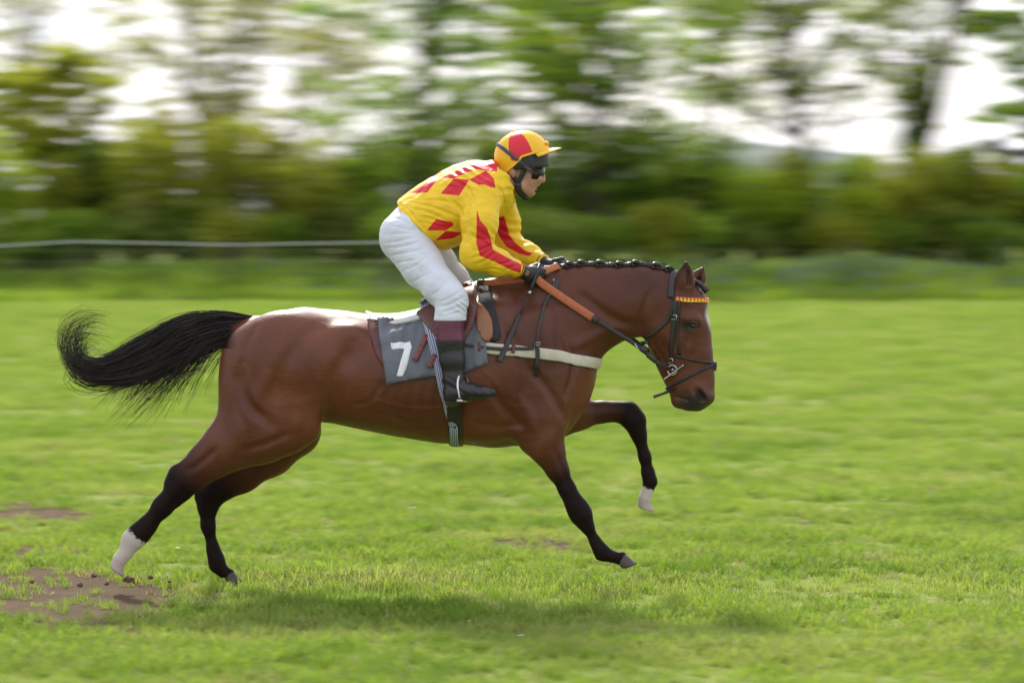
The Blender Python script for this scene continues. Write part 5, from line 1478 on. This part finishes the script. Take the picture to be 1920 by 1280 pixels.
mesh_obj('collar', ringv, [(i * N_ + k, i * N_ + (k + 1) % N_, (i + 1) * N_ + (k + 1) % N_, (i + 1) * N_ + k) for i in range(3) for k in range(N_)], M_WHITEC, person)

# breeches
T = Field((-.66, -.45, 1.06), (-.1, .45, 1.84), .0037)
T.chain([st(760, 440, 46, .165), st(788, 414, 48, .150)], k=.03)
for ch in (LEG_N, LEG_F):
    T.chain(grow(ch[:4], .008, .010) + grow(ch[4:5], .012, .012) + grow([tuple(np.array(ch[4]) * .5 + np.array(ch[5]) * .5)], .008, .008), k=.035)
X, Yg, Z = T.ax[0][:, None, None], T.ax[1][None, :, None], T.ax[2][None, None, :]
T.a += (.0022 * noise3(X, Yg, Z, 11, 40) + .0013 * noise3(X, Yg, Z, 12, 90)).astype(np.float32)
wr = np.clip(1 - np.abs(Z - at(0, 573, -.33)[2]) / .06, 0, 1)
T.a += (.0042 * wr * np.clip(.4 + noise3(X, Yg, Z, 14, 30), 0, 1) * np.sin(Z * 150 + X * 70 + 4 * np.sin(X * 28 + Yg * 17 + Z * 30))).astype(np.float32)
for pts_, dp in (([(720, 456), (748, 452), (780, 444)], .007), ([(720, 466), (755, 462), (792, 452)], .0075), ([(728, 480), (762, 474), (800, 466)], .006), ([(722, 440), (750, 438), (775, 436)], .005), ([(748, 510), (775, 500), (800, 484)], .005),
                 ([(776, 470), (796, 480), (812, 500)], .005), ([(825, 566), (848, 556), (870, 540)], .007), ([(820, 575), (845, 570), (872, 556)], .007), ([(828, 586), (848, 580), (870, 572)], .006), ([(805, 556), (822, 545), (840, 526)], .005),
                 ([(738, 425), (762, 430), (792, 432)], .004), ([(740, 495), (760, 490), (785, 486)], .005), ([(770, 530), (790, 520), (806, 510)], .004), ([(735, 408), (755, 412), (770, 424)], .004), ([(836, 592), (850, 588), (866, 584)], .005)):
    fold(T, pts_, dp, .0058)
zc = at(0, 601, -.355)[2]
T.a = np.maximum(T.a, np.broadcast_to(zc - Z, T.a.shape).astype(np.float32))
tc_ = (X - h0[0]) * -hem_n[0] + (Z - h0[2]) * -hem_n[2] - .035
m_ = np.sqrt((X - h0[0]) ** 2 + (Z - h0[2]) ** 2) < .19
T.a = np.where(np.broadcast_to(m_, T.a.shape), np.maximum(T.a, np.broadcast_to(tc_, T.a.shape)), T.a).astype(np.float32)
tv, tq = T.mesh(smooth=1)
m = cloth_folds(pbr('white_breeches', (.62, .64, .71), (.59, .61, .68), scale=8, rough=.7), .13, 4.5, (.8, 1, 2.8), .02)
tag(mesh_obj('breeches', tv, tq, m, person), 'tight white breeches')

# boots: one mesh each, with a maroon top
M_BOOT = pbr('boot_leather', (.014, .012, .016), (.024, .020, .026), scale=20, rough=.30, rough2=.45, bump=.25, bscale=18, stretch=(1, 1, 2))
attr_mix(M_BOOT, 'maroon', (.115, .016, .045), -.002, .002)
attr_mix(M_BOOT, 'sole', (.045, .035, .028), -.001, .001)
for s_, ch in ((-1, LEG_N), (1, LEG_F)):
    ox = 0 if s_ < 0 else 14
    K = Field(at(790 + ox, 775, s_ * .39) - np.array((0, .10, 0)), at(955 + ox, 590, s_ * .34) + np.array((0, .10, 0)), .004)
    yy = s_ * .358
    K.chain([st(844 + ox, 596, 25, .060, yy), st(845 + ox, 640, 25, .060, yy), st(848 + ox, 675, 22.5, .054, yy - s_ * -.005), st(851 + ox, 712, 18.5, .044, yy + s_ * .01), st(852 + ox, 735, 18, .040, yy + s_ * .012), st(849 + ox, 748, 14, .036, yy + s_ * .012)], k=.02)
    K.chain([st(850 + ox, 741, 15, .036, yy + s_ * .012), st(878 + ox, 733, 14, .038, yy + s_ * .014), st(902 + ox, 735, 11, .040, yy + s_ * .016), st(924 + ox, 736, 7.5, .028, yy + s_ * .016)], k=.025)
    K.chain([st(842 + ox, 756, 5, .032, yy + s_ * .012), st(856 + ox, 755, 5, .032, yy + s_ * .012)], k=.008)
    X, Yg, Z = K.ax[0][:, None, None], K.ax[1][None, :, None], K.ax[2][None, None, :]
    zt = at(0, 600, yy)[2]
    za = at(0, 715, yy)[2]
    K.a += (.0032 * np.exp(-((Z - za) / .05) ** 2) * np.clip(.3 + noise3(X, Yg, Z, 22, 40), 0, 1) * np.sin(Z * 170 + X * 130 + 2 * np.sin(Yg * 50 + X * 30)) + .001 * noise3(X, Yg, Z, 21, 60)).astype(np.float32)
    K.a = np.maximum(K.a, np.broadcast_to(Z - zt, K.a.shape).astype(np.float32))
    kv, kq = K.mesh(smooth=1)
    zm = at(0, 637, yy)[2]
    sole = np.minimum(at(0, 751, yy)[2] - kv[:, 2] - .045 * np.clip((kv[:, 0] - at(865 + ox, 0, yy)[0]) / .06, 0, 1) * 0, .01)
    mesh_obj('boot', kv, kq, M_BOOT, person, attrs={'maroon': kv[:, 2] - zm, 'sole': np.where(kv[:, 0] < at(868 + ox, 0, yy)[0], sole, -1)})

# gloves: fists closed round the rein
M_GLOVE = pbr('black_glove', (.014, .014, .020), (.03, .03, .038), scale=30, rough=.55, bump=.3)
def glove(px, py, y, wrist, s_, S=1.22):
    c = at(px, py, y); w_ = np.array(wrist); G = Field(np.minimum(c, w_) - .09, np.maximum(c, w_) + .075, .0032)
    ax = (c - w_); ax /= np.linalg.norm(ax)                         # along the forearm, towards the knuckles
    lat_ = np.array((0, s_, 0.0)); lat_ -= ax * (lat_ @ ax); lat_ /= np.linalg.norm(lat_)   # to the outside (back of the hand)
    up = np.cross(ax, lat_); up = up if up[2] > 0 else -up
    base = w_ - ax * .022
    G.cone((*base, .029, .029), (*(c - ax * .012), .034, .034), k=.02)
    # palm plate
    for q in np.linspace(-1, 1, 4):
        G.cone((*(c - ax * S * .022 + up * S * q * .016 + lat_ * S * .006), .021, .021), (*(c + ax * S * .020 + up * S * q * .027 + lat_ * S * .010), .018, .018), k=.012)
    # fingers curl inwards round the rein, the thumb lies on top
    for i, q in enumerate((1.0, .36, -.30, -.95)):
        L = (.95, 1.05, 1.0, .82)[i]; r_ = (.0118, .0122, .0118, .0106)[i]
        k0 = c + ax * S * .022 + up * S * q * .030 + lat_ * S * .010
        k1 = k0 + (ax * S * .022 - lat_ * S * .014) * L
        k2 = k1 + (-ax * S * .010 - lat_ * S * .024) * L
        k3 = k2 + (-ax * S * .020 + lat_ * S * .004) * L
        G.chain([(*k0, r_ * 1.15, r_ * 1.15), (*k1, r_, r_), (*k2, r_ * .95, r_ * .95), (*k3, r_ * .8, r_ * .8)], k=.004)
    t0 = c - ax * S * .018 + up * S * .024 - lat_ * S * .008; t1 = c + ax * S * .010 + up * S * .042 - lat_ * S * .012; t2 = c + ax * S * .034 + up * S * .040 - lat_ * S * .016
    G.chain([(*t0, .016, .016), (*t1, .0135, .0135), (*t2, .011, .011)], k=.008)
    gv, gq = G.mesh(smooth=1)
    o = mesh_obj('glove', gv, gq, M_GLOVE, person)
    return o, c, ax, lat_, up
gN = glove(1001, 517, -.085, ARM_N[-1][:3], -1)
gF = glove(1044, 505, .085, ARM_F[-1][:3], 1)
o, c, ax, lat_, up = gN
b_ = np.array(ARM_N[-1][:3]) + ax * .03 + lat_ * .030
MB().box(b_, (.011, .0035, .012), (Vector(ax), Vector(lat_), Vector(up))).build('wrist_tab', M_TAN, o, bevel=.002)

# helmet: skull shell, two coloured silk cap, peak, goggles, harness
HC = at(978, 293); tilt = math.radians(17)
hf = np.array((math.cos(tilt), 0, math.sin(tilt))); hu = np.array((-math.sin(tilt), 0, math.cos(tilt)))
def dome(rf, rw, ru, lo, n=28, m_=40, back=1.0):
    v = []; f = []
    for i in range(n + 1):
        for k in range(m_):
            ph = 2 * math.pi * k / m_; t = i / n
            th = t * (math.pi / 2 + lo(ph))
            ex = max(0.0, th - math.pi / 2)
            q_ = math.sin(th) if ex == 0 else 1 - .16 * ex * ex
            x = q_ * math.cos(ph); yv = q_ * math.sin(ph); z = math.cos(th) if ex == 0 else -ex
            v.append(HC + hf * (x * (rf if x > 0 else rf * back)) + np.array((0, yv * rw, 0)) + hu * (z * ru))
    for i in range(n):
        for k in range(m_):
            f.append((i * m_ + k, (i + 1) * m_ + k, (i + 1) * m_ + (k + 1) % m_, i * m_ + (k + 1) % m_))
    return np.array(v), f
M_SHELL = pbr('black_helmet_shell', (.020, .017, .019), (.030, .026, .028), scale=30, rough=.55, bump=.15)
v, f = dome(.119, .098, .108, lambda ph: .56 + .20 * math.cos(ph))
helmet = mesh_obj('helmet', v, f, M_SHELL, person)
so = helmet.modifiers.new('thickness', 'SOLIDIFY'); so.thickness = .010; so.offset = -1
v, f = dome(.1255, .104, .1145, lambda ph: (.02 if math.cos(ph) > 0 else .02 + .62 * (-math.cos(ph)) ** .8) + .004 * math.sin(9 * ph), back=.985)
q = v - HC; lf = q @ hf; ll = q[:, 1]; lu = q @ hu
ang = np.degrees(np.arctan2(np.abs(ll), lf))                     # 0 ahead, 180 behind
gore = np.minimum(ang - 62, 118 - ang) * np.linalg.norm(np.stack([lf, ll]), axis=0)
gore = np.minimum(gore, (lu + .012) * 60)
m = pbr('cap_silk', (.86, .50, .016), (.80, .45, .012), scale=10, rough=.42, bump=.2, bscale=18, spec=.4)
attr_mix(m, 'red', (.66, .016, .030), -.03, .03)
cap = mesh_obj('cap_cover', v, f, m, helmet, attrs={'red': gore})
so = cap.modifiers.new('thickness', 'SOLIDIFY'); so.thickness = .003; so.offset = 1
tag(cap, 'yellow silk cap with red side panels')
M_CAPY = pbr('cap_silk_yellow', (.86, .48, .016), (.78, .42, .012), scale=14, rough=.45, bump=.2)
rim = [HC + hf * (.128 * math.cos(a_)) + np.array((0, .1065 * math.sin(a_), 0)) + hu * (-.004 - (.060 * max(0, -math.cos(a_)) ** .8)) for a_ in np.linspace(0, 2 * math.pi, 49)]
MB().tube(rim, .0055, 8, cap=False).build('cap_rim', M_CAPY, helmet)
v = []; f = []                                                   # peak
for i in range(9):
    for j in range(15):
        a_ = math.radians(-62 + 124 * j / 14); t = i / 8
        ext = .062 * t * math.cos(a_ * 1.15) ** .8 if math.cos(a_ * 1.15) > 0 else 0
        v.append(HC + hf * ((.124 + ext) * math.cos(a_)) + np.array((0, (.103 + ext * .55) * math.sin(a_), 0)) + hu * (-.006 - .012 * t * t - .012 * math.sin(a_) ** 2 * t))
for i in range(8):
    for j in range(14): f.append((i * 15 + j, (i + 1) * 15 + j, (i + 1) * 15 + j + 1, i * 15 + j + 1))
pk = mesh_obj('peak', v, f, M_CAPY, helmet); so = pk.modifiers.new('thickness', 'SOLIDIFY'); so.thickness = .004; so.offset = 0
tp = HC + hu * .1165
MB().tube([tp - hu * .004, tp + hu * .004, tp + hu * .0075, tp + hu * .009], [.013, .013, .010, .002], 14).build('top_button', M_CAPY, helmet)
for sg in (-1, 1):                                               # bow of the cap ribbon above the peak
    c = HC + hf * .122 + hu * .012 + np.array((0, sg * .010, 0))
    MB().tube(spline([c, c + hu * .014 + np.array((.004, sg * .016, 0)), c + hu * .010 + np.array((.008, sg * .026, 0)), c + hu * .0 + np.array((.004, sg * .012, 0))], 9), [.003, .006, .007, .008, .008, .007, .006, .005, .003], 8).build('ribbon_bow', M_CAPY, helmet)
# goggles: dark wraparound lens and the strap round the cap
M_LENS = pbr('dark_lens', (.008, .006, .005), (.012, .009, .007), rough=.12, spec=.25)
v = []; f = []
for i in range(9):
    for j in range(21):
        a_ = math.radians(-64 + 128 * j / 20); t = -1 + 2 * i / 8
        bulge = .006 * (1 - t * t)
        hgt = .031 - .014 * abs(math.sin(a_)) ** 3
        notch = .012 * max(0, math.cos(a_ * 3.2)) if (t < 0 and abs(a_) < .45) else 0
        r_ = .099 + bulge; rw_ = .081 + bulge
        c = at(979, 325)
        v.append(c + np.array((r_ * math.cos(a_), rw_ * math.sin(a_), t * hgt + (notch if t < 0 else 0) - .010 * (1 - math.cos(a_)))))
for i in range(8):
    for j in range(20): f.append((i * 21 + j, i * 21 + j + 1, (i + 1) * 21 + j + 1, (i + 1) * 21 + j))
gg = mesh_obj('goggles', v, f, M_LENS, person); so = gg.modifiers.new('thickness', 'SOLIDIFY'); so.thickness = .004
c = at(979, 322)
for t, nm_ in ((1, 'goggle_rim'), ):
    pts = [np.array(v[(8 if t > 0 else 0) * 21 + j]) + np.array((.001, 0, 0)) for j in range(21)]
    MB().tube(pts, .0034, 8).build(nm_, M_DARK, gg)
M_STRAPG = pbr('goggle_strap', (.012, .012, .016), (.10, .10, .14), scale=55, rough=.6, stretch=(1, 1, 1))
sa = at(996, 322, 0); sb = at(933, 271, 0); sdv = (sb - sa); sdv /= np.linalg.norm(sdv); sn = np.array((sdv[2], 0, -sdv[0]))
P = []; N = []
def ell_out(p_):
    q = p_ - HC; lf_, lu_ = q @ hf, q @ hu
    s_ = math.sqrt((lf_ / .1305) ** 2 + (q[1] / .109) ** 2 + (lu_ / .1195) ** 2)
    return HC + q / max(s_, 1e-6), s_
mid = HC
for a_ in np.linspace(math.radians(70), math.radians(290), 70):
    # direction in the strap plane: forward along -sdv, sideways along y
    dirv_ = -sdv * math.cos(a_) + np.array((0, -math.sin(a_), 0))
    ctr = sa * .5 + sb * .5 + sn * 0.0; ctr = np.array((HC[0], 0, np.interp(HC[0], [sb[0], sa[0]], [sb[2], sa[2]])))
    lo_, hi_ = 0.0, .25
    for _ in range(24):
        md = (lo_ + hi_) / 2
        if ell_out(ctr + dirv_ * md)[1] < 1: lo_ = md
        else: hi_ = md
    pt = ctr + dirv_ * lo_
    g = pt - HC; P.append(pt); N.append(g / np.linalg.norm(g))
MB().ribbon(P, N, .017, .003).build('goggle_strap', M_STRAPG, gg)
ends = (P[0], P[-1])
for e_ in ends:
    sg = 1 if e_[1] > 0 else -1
    tgt = at(1000, 324, sg * .073)
    MB().ribbon([e_, (e_ + tgt) / 2 + np.array((0, sg * .004, 0)), tgt], [np.array((0, sg, 0))] * 3, [.016, .012, .010], .004).build('lens_arm', M_STRAPG, gg)
# chin harness
for sg in (-1, 1):
    P1 = [at(958, 322, sg * .078), at(964, 333, sg * .074), at(971, 343, sg * .066)]
    P2 = [at(984, 316, sg * .080), at(978, 330, sg * .074), at(971, 343, sg * .066)]
    P3 = [at(971, 343, sg * .068), at(972, 355, sg * .062), at(978, 364, sg * .048), at(984, 371, sg * .02), at(985, 373, 0)]
    for P_, w_ in ((P1, .021), (P2, .022), (P3, .032)):
        sp_ = spline(P_, 10)
        MB().ribbon(sp_, [np.array((0, sg, -.15 * i / 9)) if P_ is not P3 else np.array((-.2 * i / 9, sg * (1 - .9 * i / 9), -.9 * i / 9)) for i in range(10)], w_, .004).build('chin_strap', M_DARK, helmet)
MB().tube(spline([at(974, 360, -.055), at(983, 369, -.03), at(987, 371, 0), at(983, 369, .03), at(974, 360, .055)], 15), [.007, .010, .012, .013, .014, .014, .015, .015, .015, .014, .014, .013, .012, .010, .007], 8).build('chin_cup', M_BLACKPAD, helmet)

# ------------------------------------------------------------------ stirrups (parts of the saddle), reins and whip
for s_ in (-1, 1):
    ox = 0 if s_ < 0 else 14; yy = s_ * .374
    pl = lambda px, py, dy=0.0: at(px + ox, py, yy + dy)
    out_ = s_ * .048
    arch = spline([pl(862, 749, out_), pl(858, 725, out_), pl(860, 706, out_ * .7), pl(866, 700, 0), pl(873, 706, -out_ * .7), pl(880, 725, -out_), pl(884, 749, -out_)], 31)
    irn = MB().tube(arch, [.0052] * 31, 8, flat=1.0).build('stirrup_iron', M_STEEL, saddle)
    c = (pl(862, 751, out_) + pl(884, 753, -out_)) / 2
    d = pl(884, 753, -out_) - pl(862, 751, out_); L = np.linalg.norm(d); d /= L; wv = np.cross(d, (0, 0, 1)); wv /= np.linalg.norm(wv)
    MB().box(c, (L / 2 + .004, .014, .005), (Vector(d), Vector(wv), Vector(np.cross(wv, d)))).build('tread', M_STEEL, irn, bevel=.002)
    P = spline([pl(866, 700), pl(866, 670, .01 * -s_), pl(864, 640, .02 * -s_), pl(862, 610, .03 * -s_)], 14)
    MB().ribbon(P, [np.array((0, s_, 0))] * 14, .014, .004).build('stirrup_leather', M_DARK, saddle)

reins = empty('reins', at(1010, 520)); tag(reins, 'reins with orange rubber grips held in both gloved fists', 'reins')
nN = np.array((0, -1, .15)); _, cN, axN, latN, upN = gN; _, cF, axF, latF, upF = gF
ringN = at(1196, 649, -.11); bitN = np.array(bitp[0]); bitF = np.array(bitp[1])
def strap(name, pts, w, th, mat, n=24, nr=None):
    sp_ = spline(pts, n); return MB().ribbon(sp_, [nr if nr is not None else nN] * n, w, th).build(name, mat, reins)
exN = at(1020, 534, -.115); g_end = at(1112, 596, -.125)
strap('rubber_grip', [cN + np.array((.01, -.02, -.01)), exN, (exN + g_end) / 2 + np.array((0, -.004, -.002)), g_end], .036, .006, M_RUBBER)
strap('grip_end', [g_end - (g_end - exN) * .01, g_end + (g_end - exN) * .10], .030, .008, M_DARK, 4)
strap('rein', [g_end, at(1150, 620, -.12), ringN, at(1232, 679, -.12), bitN + np.array((-.02, -.005, .004))], .019, .0045, M_DARK)
mb = MB(); cR = Vector(ringN)
ringo = mb.tube([cR + Vector((.9, .3, .4)).normalized() * (.004 * 0) + Vector((-.62, 0, .78)) * (.021 * math.cos(a_)) * 1 + Vector((.3, .9, .2)).normalized() * (.016 * math.sin(a_)) for a_ in np.linspace(0, 2 * math.pi, 21)], .0028, 6, cap=False).build('martingale_ring', M_STEEL, reins)
strap('ring_stop', [at(1202, 652, -.126), at(1212, 659, -.126)], .030, .010, M_DARK, 4)
strap('rein_buckle', [at(1214, 664, -.122), at(1230, 677, -.122)], .026, .008, M_DARK, 5)
strap('ring_strap', [ringN + np.array((.012, .02, .012)), at(1207, 643, -.06), at(1216, 640, -.05)], .018, .004, M_DARK, 8)
# far side
ringF = at(1200, 646, .10)
strap('rubber_grip', [cF + np.array((.01, .01, -.01)), at(1085, 545, .13), at(1130, 590, .14)], .036, .006, M_RUBBER, nr=np.array((0, 1, .15)))
strap('rein', [at(1130, 590, .14), ringF, bitF + np.array((-.02, .005, .004))], .019, .0045, M_DARK, nr=np.array((0, 1, .15)))
# slack of the reins: from the near fist back over the withers and up across to the far fist
tag(strap('rein_loop', [cN + np.array((-.02, -.01, -.012)), at(955, 526, -.09), at(925, 530, -.085), at(902, 531, -.05)], .030, .006, M_RUBBER, nr=np.array((.1, -1, .3))), 'slack orange rein lying back over the withers')
strap('rein_join', [at(908, 531, -.062), at(900, 531, -.045), at(897, 531, -.03)], .034, .010, M_DARK, 5, nr=np.array((-.3, -1, .3)))
strap('rein_loop', [at(1012, 513, -.075), at(1030, 505, -.05), at(1046, 500, -.02), at(1054, 503, .03)], .032, .006, M_RUBBER, nr=np.array((.1, -1, .45)))
strap('rein', [at(1055, 505, .0), at(1050, 522, -.06), at(1038, 543, -.10)], .026, .005, M_DARK, 10)

whip = empty('whip', at(1000, 530)); tag(whip, 'thin black whip pointing down from the near gloved fist', 'whip')
wa = at(1004, 519, -.12); wb = at(994, 546, -.15); wc = at(975, 590, -.205); wd2 = at(972, 594, -.21); we = at(936, 678, -.315)
MB().tube([wa + (wa - wb) * .9, wa, wb], [.009, .0085, .0075], 10).build('handle', M_DARK, whip)
MB().tube([wb, wb + (wc - wb) * .12], [.0085, .0085], 10).build('collar', M_STEEL, whip)
MB().tube([wb + (wc - wb) * .1, wc], [.0058, .0048], 8).build('shaft', M_DARK, whip)
mb = MB(); sp_ = [wc, wd2, wc + (we - wc) * .5, we + (wc - we) * .02, we]
mb.ribbon(sp_, [np.array((0, -1, 0))] * 5, [.014, .020, .022, .026, .022], .007).build('flap', M_DARK, whip)
